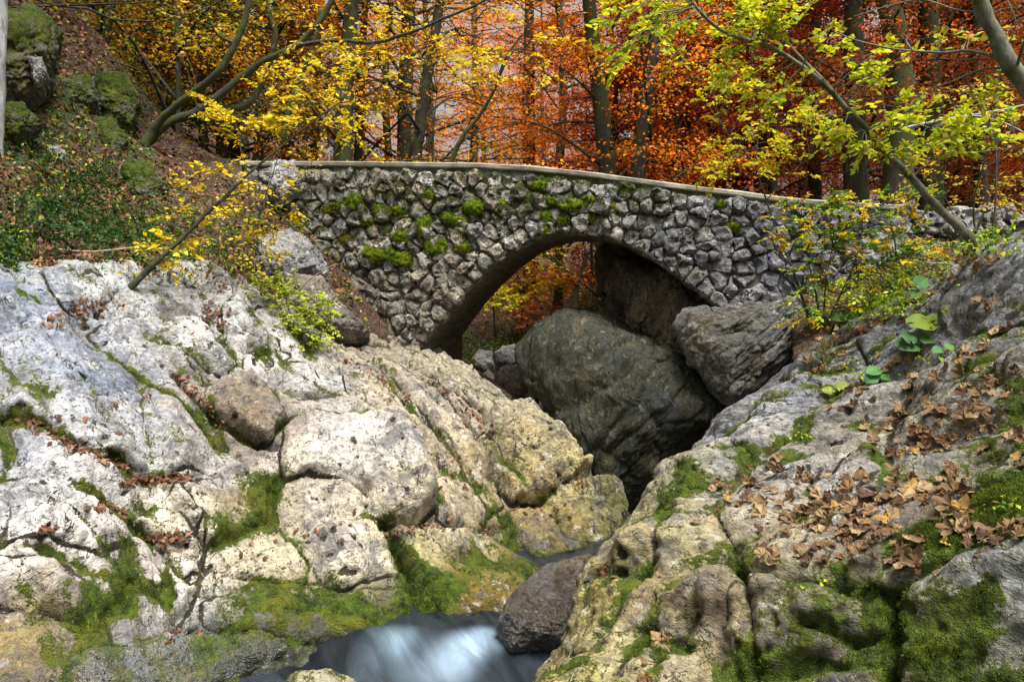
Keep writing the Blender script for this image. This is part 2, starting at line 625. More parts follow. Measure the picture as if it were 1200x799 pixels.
    def colors(s, lst, sat=1.12, k=1.08):
        """the stone's own colour: (px, py, rgb), blended by distance"""
        q = s.uv([c[0] for c in lst], [c[1] for c in lst])
        p = s.pos()
        uu = s.U + 0.25 * fbm(p * 1.6, 3, 60)
        vv = s.V + 0.25 * fbm(p * 1.6 + 30, 3, 63)
        acc = np.zeros((len(s.U), 3)); wt = np.zeros(len(s.U))
        for (u, v), c in zip(q, lst):
            w = 1 / ((uu - u) ** 2 + (vv - v) ** 2 + 0.02) ** 1.6
            acc += w[:, None] * np.array(c[2]); wt += w
        t_ = acc / wt[:, None]
        g_ = t_.mean(1, keepdims=True)
        s.tint = np.clip((g_ + sat * (t_ - g_)) * k, .01, .7)

    def relief(s, grain=None, amp=1.0, big=0.10, crack_scale=1.1, crack_depth=0.05, seed=0, fine=1.0, stretch=0.35):
        p = s.pos()
        if grain is not None:
            gdir = nrm(grain)
            pg = p + (stretch - 1) * (p @ gdir)[:, None] * gdir
        else:
            pg = p
        s.W += amp * (big * fbm(p * 0.7, 3, seed) + 0.085 * fbm(pg * 2.2, 4, seed + 5) + 0.06 * (ridged(pg * 2.6, 4, seed + 9) - 0.4))
        # water-worn swells with sharp creases, drawn out along the dip
        pq = pg + .18 * np.stack([fbm(p * 1.3, 3, seed + 401), fbm(p * 1.3 + 5, 3, seed + 402), fbm(p * 1.3 + 11, 3, seed + 403)], -1)
        bl_ = np.abs(perlin(pq * 1.35, seed + 410))
        b2_ = np.abs(perlin(pq * 3.3 + 8, seed + 411))
        s.W += amp * (.50 * (np.minimum(bl_, .4) - .2) + .15 * (np.minimum(b2_, .4) - .2))
        s.crack = np.maximum(s.crack, np.maximum(.62 * np.exp(-(bl_ / .022) ** 2), .5 * np.exp(-(b2_ / .03) ** 2)) * sstep(-.25, .15, perlin(p * .9 + 3, seed + 412)))
        s.moss += .30 * np.exp(-(bl_ / .05) ** 2)
        # broken beds: ledges that follow the dip of the strata
        for fr, am_, sd_ in ((1.9, .12, 201), (4.6, .055, 211)):
            q = p @ nrm((-0.35, 0.45, 0.82)) * fr + 0.55 * fbm(p * 0.9, 4, seed + sd_)
            fq = q - np.floor(q)
            saw = np.where(fq < .8, fq / .8, (1 - fq) / .2)
            mk = sstep(-.15, .25, perlin(p * .8 + sd_, seed + sd_ + 1))
            s.W += amp * am_ * (saw - .5) * mk
            s.crack = np.maximum(s.crack, .5 * mk * np.exp(-((fq - .97) / .04) ** 2))
        wp = pg * crack_scale + 0.35 * np.stack([fbm(p * 1.9, 3, seed + 20), fbm(p * 1.9 + 7, 3, seed + 21), fbm(p * 1.9 + 13, 3, seed + 22)], -1)
        f1, f2, cid = worley(wp, seed + 3)
        e = f2 - f1
        mask = sstep(-0.1, 0.25, perlin(p * 0.9, seed + 77) + 0.1)
        s.W += amp * (0.06 * (cid - 0.5)) * sstep(0, 0.10, e)
        s.W -= crack_depth * amp * np.exp(-(e / 0.04) ** 2) * mask
        s.crack = np.maximum(s.crack, 0.75 * np.exp(-(e / 0.022) ** 2) * mask)
        s.moss += 0.22 * np.exp(-(e / 0.10) ** 2) * mask
        f1, f2, cid = worley(pg * crack_scale * 4.2 + 0.4 * fbm(p * 6, 2, seed + 31)[:, None], seed + 13)
        e = f2 - f1
        mask = sstep(0.0, 0.3, perlin(p * 1.3 + 40, seed + 78))
        s.W += amp * 0.040 * (cid - 0.5) * sstep(0, 0.2, e) - 0.018 * amp * np.exp(-(e / 0.09) ** 2) * mask
        s.crack = np.maximum(s.crack, 0.5 * np.exp(-(e / 0.05) ** 2) * mask)
        s.finish(fine, seed, pg)

    def finish(s, fine=1.0, seed=0, pg=None):
        p = s.pos().reshape(s.nv, s.nu, 3)
        nn = nrm(np.cross(np.gradient(p, axis=1), np.gradient(p, axis=0)))
        p = p.reshape(-1, 3); nn = nn.reshape(-1, 3)
        pg = p if pg is None else pg
        d = 0.030 * fbm(pg * 8, 4, seed + 50, 0.65) + 0.022 * (ridged(pg * 11, 2, seed + 55) - 0.4)
        hol = sstep(0.22, 0.42, perlin(p * 10, seed + 58)) * sstep(-.1, 0.2, perlin(p * 1.6, seed + 59))
        d -= 0.03 * hol
        s.crack = np.maximum(s.crack, 0.7 * hol)
        # moss likes what faces up
        s.moss = s.moss + 0.10 * (nn[:, 2] - 0.6) + 0.20 * perlin(p * 1.1, seed + 66) + 0.55 * fbm((p if pg is None else pg) * 4.2, 4, seed + 67, .68)
        s.XYZ = p + nn * (d * fine)[:, None]
        # stone that the stream keeps wet is darker and greener
        wet = 1 - sstep(.28, .80, s.XYZ[:, 2] + .25 * perlin(p * 2.2, seed + 81))
        s.tint = s.tint * (1 - wet[:, None] * np.array((.62, .58, .72)))
        s.NN = nn

    def faces(s, xlim=(-260, 1460), ylim=(-260, 1080)):
        i = np.arange(s.nv - 1)[:, None] * s.nu + np.arange(s.nu - 1)[None, :]
        F = np.stack([i, i + 1, i + s.nu + 1, i + s.nu], -1).reshape(-1, 4)
        x, y, f = to_px(s.XYZ)
        ok = (x > xlim[0]) & (x < xlim[1]) & (y > ylim[0]) & (y < ylim[1]) & (f > 0.9)
        return F[ok[F].all(1)]

    def build_part(s, name, F, mat, skirt=0.3, mats=None, kind='rock'):
        used = np.unique(F)
        remap = np.full(len(s.U), -1)
        remap[used] = np.arange(len(used))
        V = s.XYZ[used]
        F2 = remap[F]
        # a border that goes down into the ground behind the piece
        E = np.concatenate([F2[:, [0, 1]], F2[:, [1, 2]], F2[:, [2, 3]], F2[:, [3, 0]]])
        key = np.sort(E, 1)
        _, inv, cnt = np.unique(key[:, 0].astype(np.int64) * 10000000 + key[:, 1], return_inverse=True, return_counts=True)
        B = E[cnt[inv] == 1]
        bv = np.unique(B)
        rm2 = np.full(len(V), -1)
        rm2[bv] = len(V) + np.arange(len(bv))
        V2 = np.concatenate([V, V[bv] - s.n * skirt])
        S = np.stack([B[:, 1], B[:, 0], rm2[B[:, 0]], rm2[B[:, 1]]], -1)
        att = {}
        for k in ('crack', 'moss', 'tint'):
            a = getattr(s, k)[used]
            att[k] = np.concatenate([a, a[bv]])
        return obj(name, V2, np.concatenate([F2, S]), mat, attrs=att)

    def build(s, rest_name, mat, lst, cat='rock', group=None, min_faces=60, **kw):
        F = s.faces(**kw)
        out = []
        fp = s.pid[F].max(1) if len(lst) else np.full(len(F), -1)
        for i, pc in enumerate(lst):
            Fi = F[fp == i]
            if len(Fi) < min_faces:
                continue
            o = s.build_part(pc.get('name', 'boulder'), Fi, pc.get('mat', mat))
            tag(o, pc['label'], pc.get('cat', cat), group)
            out.append(o)
        r = s.build_part(rest_name, F[fp == -1], mat)
        tag(r, kind='structure')
        return out + [r]


# --- left bank: bedrock and boulders from the hillside down to the stream
left_ctrl = [(-120, 320, 7.4), (0, 333, 7.6), (0, 480, 6.1), (0, 560, 5.6), (0, 650, 5.1), (0, 799, 4.5), (-120, 700, 4.6), (-120, 480, 5.8), (100, 385, 7.8), (200, 450, 7.5),
             (140, 560, 6.2), (100, 660, 5.4), (285, 355, 9.2), (330, 430, 8.7), (440, 490, 8.3), (250, 560, 6.9), (160, 630, 5.9), (240, 640, 6.3),
             (420, 540, 7.5), (500, 590, 7.4), (400, 640, 6.7), (300, 690, 6.15), (200, 799, 5.15), (200, 720, 5.6), (420, 725, 6.15), (330, 760, 5.75),
             (400, 400, 10.6), (500, 412, 11.7), (560, 440, 11.6), (600, 485, 10.6), (640, 600, 8.3), (590, 550, 8.9), (670, 530, 9.2), (700, 590, 8.6), (650, 645, 7.7),
             (550, 625, 7.6), (550, 738, 6.35), (470, 660, 6.9), (470, 738, 6.15), (620, 680, 7.0), ('w', -.95, 5.85, -.05), ('w', -1.75, 5.4, -.1), ('w', -1.6, 5.1, -.15), ('w', -1.3, 5.5, -.05),
             ('w', 0.95, 9.8, 0.1), ('w', 1.45, 8.9, -0.1), ('w', 1.4, 11.2, 0.0), ('w', 0.6, 12.6, 0.5), ('w', -0.9, 13.6, 1.6), ('w', 1.3, 7.9, 0.1),
             ('w', 1.1, 6.9, 0.1), ('w', 0.4, 5.8, -0.6), ('w', -0.6, 5.2, -0.6), ('w', -1.4, 4.6, -0.5), (330, 360, 10.3), (200, 370, 8.6)]
LP = [
    dict(px=[(48, 322), (75, 312), (128, 308), (143, 336), (122, 354), (101, 376), (75, 364), (58, 347)], h=.26, w=.3, moss=.05, label='grey boulder with a moss cap lying at the foot of the leafy hillside', cat='boulder'),
    dict(px=[(-90, 328), (0, 331), (26, 344), (62, 366), (113, 404), (161, 438), (225, 490), (263, 520), (293, 545), (240, 555), (180, 558), (150, 546), (94, 527), (30, 490), (-90, 470)], h=.20, w=.3, label='broad blue-grey rock slab at the upper left edge, below the grey moss-capped boulder', name='rock_slab', cat='rock slab'),
    dict(px=[(101, 388), (135, 374), (176, 378), (210, 408), (240, 440), (252, 470), (264, 515), (225, 487), (161, 435), (118, 405)], h=.16, w=.2, label='narrow grey rock rib running down between broad blue-grey slab and the brown fissure', name='rock_slab', cat='rock slab'),
    dict(px=[(190, 391), (237, 366), (255, 400), (276, 423), (263, 438), (244, 427), (210, 404)], h=.2, w=.16, label='pointed pale rock fin beside the leaf-filled gully on the left', cat='boulder'),
    dict(px=[(261, 361), (280, 349), (312, 389), (317, 408), (293, 414), (263, 398)], h=.26, w=.18, label='white pointed rock crest just left of the bright yellow-green bush', cat='boulder'),
    dict(px=[(240, 453), (278, 430), (319, 460), (336, 494), (319, 513), (293, 510), (248, 476)], h=.34, w=.16, label='brown-faced jutting rock block with an ochre patch in the left bank', cat='boulder'),
    dict(px=[(282, 416), (319, 404), (360, 423), (405, 460), (442, 492), (400, 491), (360, 484), (335, 495), (319, 461), (281, 430)], h=.2, w=.25, label='sloping grey rock slab below the bright yellow-green bush', name='rock_slab', cat='rock slab'),
    dict(px=[(334, 499), (360, 486), (410, 488), (470, 500), (490, 528), (508, 567), (509, 600), (490, 616), (445, 620), (425, 608), (430, 580), (400, 566), (365, 560), (335, 560), (328, 525)], h=.42, w=.34, label='large bright white rounded boulder in the middle of the left bank', cat='boulder'),
    dict(px=[(-90, 475), (30, 494), (94, 531), (146, 560), (163, 578), (150, 596), (118, 588), (80, 572), (0, 558), (-90, 545)], h=.14, w=.25, label='grey ledge under the long leaf-filled crack at the left edge', name='rock_ledge', cat='rock ledge'),
    dict(px=[(-90, 553), (0, 561), (75, 576), (118, 592), (152, 617), (146, 636), (123, 657), (60, 642), (0, 630), (-90, 615)], h=.2, w=.28, label='whitish rounded rock shelf at the left edge with a blunt right nose', name='rock_ledge', cat='rock ledge'),
    dict(px=[(165, 592), (205, 570), (240, 606), (225, 630), (180, 627), (152, 608)], h=.18, w=.2, label='cream rock hump just under the reddish leaf patch on the left bank', cat='boulder'),
    dict(px=[(210, 574), (250, 556), (300, 550), (327, 556), (316, 594), (262, 624), (240, 640), (241, 608)], h=.10, w=.3, moss=.12, label='mossy hollowed rock face left of the large bright white boulder', cat='boulder'),
    dict(px=[(150, 632), (187, 657), (197, 683), (138, 681), (142, 650)], h=.16, w=.14, label='triangular pale pinkish rock above the left moss streaks', cat='boulder'),
    dict(px=[(191, 642), (225, 630), (240, 646), (226, 682), (206, 673)], h=.2, w=.12, label='small cream rock wedge beside the white dried runnel', cat='boulder'),
    dict(px=[(-90, 630), (0, 648), (75, 662), (125, 710), (110, 740), (60, 720), (0, 702), (-90, 690)], h=.22, w=.3, label='pinkish white rock bulge at the left edge above the ochre corner rock', cat='boulder'),
    dict(px=[(-90, 700), (0, 706), (60, 724), (107, 744), (88, 790), (60, 840), (-90, 840)], h=.28, w=.3, label='ochre stained rock in the bottom left corner', cat='boulder'),
    dict(px=[(80, 778), (150, 757), (210, 733), (262, 741), (330, 755), (335, 763), (285, 788), (225, 812), (150, 840), (70, 840)], h=.22, w=.22, label='wet blue-grey rock shelf at the water edge, bottom left', name='rock_ledge', cat='rock ledge', mat='rock_wet'),
    dict(px=[(258, 676), (300, 648), (340, 628), (360, 640), (374, 681), (314, 682)], h=.18, w=.16, label='cream stepped rock right of the white dried runnel', cat='boulder'),
    dict(px=[(345, 638), (400, 611), (440, 618), (452, 650), (470, 688), (450, 686), (400, 691), (376, 682)], h=.3, w=.22, label='smooth pale boulder below the large bright white boulder', cat='boulder'),
    dict(px=[(235, 705), (300, 686), (380, 696), (470, 698), (487, 735), (430, 742), (345, 752), (290, 740), (238, 730)], h=.2, w=.22, moss=.16, label='low mossy rock along the stream, moss hanging to the water', cat='boulder', name='boulder'),
    dict(px=[(493, 527), (520, 535), (548, 566), (575, 600), (562, 618), (530, 618), (513, 606), (509, 570)], h=.16, w=.2, label='smooth tan rock slab right of the large bright white boulder', name='rock_slab', cat='rock slab'),
    dict(px=[(450, 630), (490, 620), (535, 620), (602, 632), (638, 666), (618, 684), (590, 735), (523, 744), (489, 740), (480, 680)], h=.30, w=.25, moss=.06, label='yellow-ochre rock wall with moss and a curled twig above the stream', cat='boulder'),
    dict(px=[(587, 600), (640, 581), (690, 563), (716, 575), (733, 608), (712, 634), (662, 648), (632, 652), (606, 628)], h=.36, w=.24, label='tan boulder with scattered leaves above the small dark pool', cat='boulder'),
    dict(px=[(562, 496), (600, 477), (640, 479), (668, 508), (684, 550), (682, 566), (640, 582), (600, 592), (572, 562), (558, 520)], h=.45, w=.36, label='big tan rounded boulder with green streaks in front of the arch', cat='boulder'),
    dict(px=[(434, 418), (468, 430), (520, 460), (558, 490), (568, 530), (592, 592), (572, 600), (548, 560), (515, 510), (468, 462)], h=.26, w=.16, label='long diagonal rock slab running down from the bridge foot to tan boulder', name='rock_slab', cat='rock slab'),
    dict(px=[(488, 410), (528, 417), (561, 447), (600, 476), (565, 492), (524, 462), (480, 428)], h=.26, w=.18, label='upper rock slab under left springing of the arch', name='rock_slab', cat='rock slab'),
    dict(px=[(398, 432), (430, 440), (468, 470), (512, 516), (540, 562), (495, 526), (484, 506), (445, 490), (410, 462)], h=.14, w=.14, label='brownish rock strip between sloping grey slab and the long diagonal slab', name='rock_slab', cat='rock slab'),
    dict(px=[(384, 362), (410, 366), (440, 378), (455, 410), (425, 402), (398, 392)], h=.3, w=.16, label='overhanging brown rock block under left foot of bridge wall', cat='boulder'),
]
for d_ in LP:
    if 'mat' in d_: d_['mat'] = M[d_['mat']]
LEFT = Sheet(left_ctrl, (0.28, -0.62, 0.74), 0.0165)
LEFT.pieces(LP)
LEFT.cracks([([(30, 490), (94, 529), (150, 553), (200, 560)], .10, .05, .5), ([(205, 440), (250, 485), (262, 515)], .12, .05, .2), ([(110, 588), (152, 612), (190, 640)], .08, .04, .45),
             ([(30, 640), (90, 665), (140, 690), (150, 720)], .05, .03, .7), ([(150, 640), (150, 690), (120, 730)], .05, .03, .7), ([(60, 590), (100, 625), (160, 690), (195, 700)], .04, .03, .5),
             ([(395, 394), (440, 425), (500, 490), (560, 570)], .10, .05, .15), ([(460, 428), (520, 470), (565, 520), (590, 560)], .05, .04, .15), ([(248, 476), (300, 512), (325, 520)], .10, .04, .0),
             ([(450, 620), (480, 680), (488, 745)], .12, .05, .6), ([(210, 600), (240, 640), (232, 690), (205, 735)], .10, .05, -.3), ([(325, 556), (315, 600), (250, 640)], .08, .05, .5),
             ([(590, 600), (600, 640), (640, 668)], .06, .04, .3)])
LEFT.blobs('moss', [(60, 470, .18, .45), (160, 515, .2, .5), (60, 460, .12, .3), (200, 540, .15, .2), (20, 430, .14, .2), (150, 700, .2, .5), (190, 690, .2, .45), (120, 725, .14, .6), (90, 735, .12, .5), (300, 600, .2, .4),
                    (310, 560, .15, .5), (265, 620, .15, .5), (300, 710, .22, .4), (360, 715, .22, .45), (400, 700, .2, .35), (430, 735, .2, .7), (470, 720, .18, .7), (270, 745, .12, .5), (245, 755, .12, .5), (340, 700, .2, .35),
                    (175, 765, .12, .5), (60, 770, .08, .5), (560, 665, .22, .6), (600, 670, .2, .7), (545, 690, .15, .5), (505, 700, .2, .9), (500, 730, .2, .8), (580, 640, .12, .4), (720, 600, .15, .5), (700, 580, .1, .4), (620, 540, .2, .3),
                    (580, 520, .2, .25), (600, 560, .2, .2), (680, 540, .12, .3), (460, 570, .12, .4), (440, 610, .12, .4), (430, 585, .1, .35), (500, 480, .2, .2), (560, 460, .2, .2), (320, 440, .1, .15), (350, 390, .3, .4), (95, 335, .1, .5), (112, 318, .09, .8),
                    (180, 400, .1, .4), (215, 410, .1, .4), (230, 640, .2, -.7), (430, 530, .3, -.4), (400, 640, .2, -.35), (60, 600, .3, -.3), (100, 420, .3, -.25), (540, 600, .2, -.3), (490, 560, .1, .2), (20, 690, .1, .4), (50, 715, .1, .6), (100, 700, .12, .5)])
WHT, CRM, BLU, TAN, OCH, BRN = (.62, .615, .60), (.54, .50, .40), (.185, .22, .285), (.45, .35, .18), (.27, .21, .10), (.20, .14, .08)
LEFT.colors(sat=1.15, lst=[(0, 350, BLU), (60, 400, (.29, .31, .36)), (120, 450, BLU), (20, 520, (.33, .34, .37)), (160, 500, (.36, .37, .40)), (100, 330, (.40, .41, .42)), (250, 530, (.42, .40, .38)), (80, 570, (.44, .44, .45)), (60, 610, WHT), (40, 670, (.46, .43, .40)),
             (170, 660, (.47, .43, .39)), (200, 600, CRM), (30, 740, OCH), (0, 790, (.25, .19, .08)), (150, 790, (.13, .14, .16)), (250, 765, (.12, .13, .15)), (330, 755, (.12, .12, .12)), (210, 690, (.55, .54, .52)), (280, 590, (.26, .22, .12)), (240, 650, CRM),
             (290, 490, (.16, .12, .085)), (270, 470, (.24, .20, .15)), (280, 400, WHT), (380, 450, (.36, .36, .36)), (410, 520, (.52, .50, .47)), (470, 540, (.46, .44, .41)), (480, 600, (.46, .42, .34)), (400, 640, (.48, .44, .37)), (310, 660, (.42, .37, .27)), (420, 660, CRM),
             (520, 570, (.46, .38, .26)), (540, 610, (.44, .37, .25)), (480, 650, (.42, .38, .19)), (550, 640, (.44, .40, .30)), (540, 690, (.26, .19, .04)), (570, 720, (.20, .13, .03)), (500, 720, (.06, .055, .02)), (640, 620, (.38, .28, .12)), (700, 600, (.33, .29, .14)),
             (620, 520, (.36, .31, .19)), (660, 550, (.35, .31, .17)), (580, 560, (.30, .25, .13)), (500, 470, (.37, .34, .28)), (540, 500, (.38, .33, .24)), (550, 445, (.31, .28, .20)), (440, 450, (.30, .26, .20)), (480, 510, (.30, .25, .17)), (420, 390, (.27, .23, .17)), (400, 715, (.14, .13, .08)), (300, 720, (.20, .18, .10)),
             (590, 660, (.24, .18, .05)), (650, 648, (.16, .13, .07))])
LEFT.relief(grain=(0.62, -0.55, -0.55), amp=1.0, big=.07, seed=3, stretch=.2, crack_depth=.04)
LEFT_OBJ = LEFT.build('bedrock', M['rock'], LP, ylim=(304, 1080))

# --- right bank: the near ledge with dead leaves
right_ctrl = [(625, 799, 3.7), (690, 672, 4.7), (716, 634, 5.05), (742, 600, 5.45), (770, 562, 5.9), (870, 472, 7.1), (935, 428, 7.6), (1000, 390, 7.7), (1090, 345, 6.9), (1150, 310, 6.2), (1240, 285, 5.4), (1200, 420, 4.7), (1100, 420, 5.8), (1100, 500, 4.6), (1000, 500, 5.5),
              (950, 520, 5.5), (870, 560, 5.2), (1000, 620, 3.85), (1100, 600, 3.55), (1200, 570, 3.45), (900, 620, 4.3), (800, 640, 4.6), (800, 720, 3.95), (720, 740, 4.1), (1060, 660, 3.4), (1200, 640, 3.0), (870, 672, 3.95), (950, 680, 3.65),
              (950, 790, 3.4), (1060, 790, 3.1), (1200, 790, 2.75), (850, 799, 3.55), (740, 799, 3.6), (1300, 640, 2.8), (1300, 420, 4.2), (1000, 900, 3.1), (1300, 900, 2.4), (700, 900, 3.1),
              ('w', 0.05, 4.0, 0.7), ('w', 0.35, 5.3, 0.5), ('w', 0.95, 6.5, 0.5), ('w', 1.75, 8.2, 0.9), ('w', 2.4, 9.0, 1.3), ('w', 3.4, 9.2, 2.0), ('w', 4.6, 8.6, 2.9), ('w', -0.25, 3.2, 0.6), ('w', 4.0, 3.0, 2.7), ('w', 4.8, 5.0, 3.4), ('w', 3.2, 1.8, 1.8)]
RP = [
    dict(px=[(1089, 355), (1150, 306), (1250, 280), (1290, 330), (1250, 376), (1150, 398), (1108, 394)], h=.28, w=.3, label='large grey rock ledge at the right edge behind the big green leaves', name='rock_ledge', cat='rock ledge'),
    dict(px=[(907, 432), (939, 389), (995, 381), (1012, 400), (969, 423), (924, 444)], h=.16, w=.2, label='grey rock at the top of right bank below the bushy shrub', cat='boulder'),
    dict(px=[(1003, 406), (1055, 385), (1066, 411), (1025, 428)], h=.16, w=.12, label='small mossy grey rock left of the big green leaves', cat='boulder'),
    dict(px=[(849, 512), (898, 460), (950, 438), (982, 445), (950, 477), (913, 510), (875, 530)], h=.26, w=.28, label='blue-grey rounded rock on the upper left rim of right bank', cat='boulder'),
    dict(px=[(884, 534), (950, 490), (1010, 474), (1028, 513), (980, 536), (913, 549)], h=.16, w=.2, label='grey rock shelf with yellow moss streaks in the middle of right bank', name='rock_ledge', cat='rock ledge'),
    dict(px=[(948, 569), (1010, 533), (1042, 541), (1027, 576), (961, 582)], h=.12, w=.14, label='pale low rock step above the largest pile of dead leaves', name='rock_ledge', cat='rock ledge'),
    dict(px=[(1060, 690), (1125, 644), (1300, 640), (1300, 860), (1140, 860), (1049, 725)], h=.16, w=.16, label='mossy grey rock block in the bottom right corner', cat='boulder'),
    dict(px=[(875, 678), (1025, 682), (1045, 732), (1040, 860), (885, 860), (850, 740)], h=.12, w=.14, moss=.02, label='dark mossy rock face below the largest pile of dead leaves', name='boulder', cat='rock'),
    dict(px=[(775, 700), (856, 660), (878, 700), (880, 860), (740, 860), (690, 810)], h=.14, w=.2, label='knobbly tan and mossy rock at the bottom of right bank', cat='boulder'),
    dict(px=[(768, 563), (850, 507), (878, 532), (850, 572), (800, 594), (772, 590)], h=.18, w=.2, moss=.1, label='yellow-green mossy rock rim beside the dark gap', cat='boulder'),
    dict(px=[(690, 700), (730, 640), (775, 598), (835, 592), (856, 640), (790, 692), (690, 795), (640, 830), (640, 790)], h=.16, w=.3, label='yellow stained sloping rock rim above the stream', name='rock_slab', cat='rock slab'),
    dict(px=[(885, 560), (945, 545), (955, 585), (900, 640), (862, 652), (842, 600)], h=.1, w=.18, label='streaked grey rock rib beside the single curled leaf', name='rock_slab', cat='rock slab'),
    dict(px=[(1120, 410), (1200, 396), (1290, 390), (1290, 450), (1180, 455), (1130, 440)], h=.12, w=.12, label='mossy rock step at the right edge under large grey ledge', name='rock_ledge', cat='rock ledge'),
    dict(px=[(1150, 500), (1200, 470), (1290, 460), (1290, 560), (1210, 560), (1165, 530)], h=.10, w=.15, label='moss-streaked stone at the right edge above the bright moss pad', name='boulder', cat='boulder'),
]
RIGHT = Sheet(right_ctrl, (-0.42, -0.46, 0.78), 0.0125)
RIGHT.pieces(RP, 0.04)
RIGHT.cracks([([(845, 668), (950, 680), (1050, 690), (1120, 645)], .06, .05, .3), ([(1045, 690), (1050, 740), (1046, 830)], .10, .03, .2), ([(940, 730), (1000, 738), (1045, 735)], .07, .03, .3), ([(790, 600), (760, 660), (700, 740)], .05, .04, .5),
              ([(860, 655), (880, 700), (885, 799)], .07, .03, .3), ([(985, 450), (930, 500), (880, 540), (830, 600)], .06, .05, .2), ([(1080, 440), (1050, 480), (1040, 540), (960, 590)], .06, .07, .1), ([(820, 720), (780, 760), (750, 799)], .06, .04, .5), ([(900, 780), (960, 770), (1040, 790)], .06, .03, .3)])
RIGHT.blobs('moss', [(1180, 580, .22, 1.0), (1150, 600, .14, .8), (1190, 600, .2, 1.0), (1050, 560, .10, .6), (1060, 630, .14, 1.0), (1100, 625, .12, .8), (1070, 730, .2, .35), (1000, 720, .25, .25), (900, 720, .2, .25), (930, 760, .25, .22), (1100, 770, .2, .35), (960, 700, .2, .3), (1000, 790, .2, .3),
                     (820, 665, .16, .7), (850, 640, .12, .5), (940, 605, .10, .6), (950, 690, .15, .4), (880, 650, .1, .6), (935, 510, .10, .8), (925, 530, .10, .6), (1010, 490, .1, .5), (1020, 545, .1, .4), (850, 500, .12, .8), (800, 560, .12, .7), (780, 580, .14, .6), (870, 490, .1, .6),
                     (1130, 520, .12, .6), (1180, 470, .16, .7), (1200, 500, .2, .7), (1140, 430, .12, .8), (1100, 550, .1, .5), (1200, 300, .14, .7), (1170, 300, .12, .6), (1040, 400, .07, .8), (1025, 410, .06, .7), (985, 395, .08, .6), (700, 720, .1, .4), (680, 770, .12, .4), (740, 670, .12, .5), (770, 610, .1, .5), (740, 760, .12, .35),
                     (800, 780, .14, .45), (780, 690, .1, .4), (1160, 700, .12, .45), (1120, 720, .14, .3), (1080, 780, .18, .3), (900, 480, .15, -.4), (1180, 350, .3, -.5), (830, 620, .1, -.2), (1180, 680, .12, -.3), (930, 660, .1, .3), (870, 780, .15, .3), (1185, 760, .15, .35)])
GRY, YEL = (.34, .345, .35), (.34, .29, .10)
RIGHT.colors(k=.80, lst=[(640, 790, (.33, .28, .09)), (700, 690, YEL), (760, 600, (.38, .34, .16)), (800, 560, (.40, .38, .26)), (880, 490, (.30, .31, .34)), (930, 460, (.28, .29, .33)), (960, 400, (.28, .29, .31)), (1040, 395, (.30, .31, .33)), (1150, 330, (.42, .42, .42)), (1200, 340, (.36, .37, .38)), (1180, 420, (.20, .20, .19)), (1150, 380, (.20, .20, .20)),
              (960, 510, (.37, .33, .27)), (900, 540, GRY), (980, 560, (.44, .42, .39)), (880, 600, (.40, .36, .30)), (830, 650, (.36, .33, .20)), (760, 700, (.38, .30, .16)), (720, 760, (.40, .36, .22)), (1050, 520, (.33, .31, .25)), (1100, 480, (.22, .20, .14)), (1080, 600, (.18, .15, .10)), (1150, 560, (.30, .30, .25)), (1000, 610, (.22, .18, .12)),
              (900, 690, (.26, .24, .17)), (860, 740, (.34, .27, .17)), (800, 780, (.34, .30, .21)), (960, 740, (.17, .16, .10)), (1020, 790, (.15, .14, .09)), (1120, 690, (.28, .29, .27)), (1180, 680, (.30, .31, .30)), (1160, 770, (.20, .21, .17)), (1060, 760, (.12, .12, .06)), (1000, 700, (.16, .15, .09))])
RIGHT.relief(grain=(0.7, -0.45, 0.5), amp=.8, big=.05, crack_scale=1.6, crack_depth=.05, seed=31, stretch=.45)
RIGHT_OBJ = RIGHT.build('bank_rock', M['rock_r'], RP, xlim=(-260, 2100))


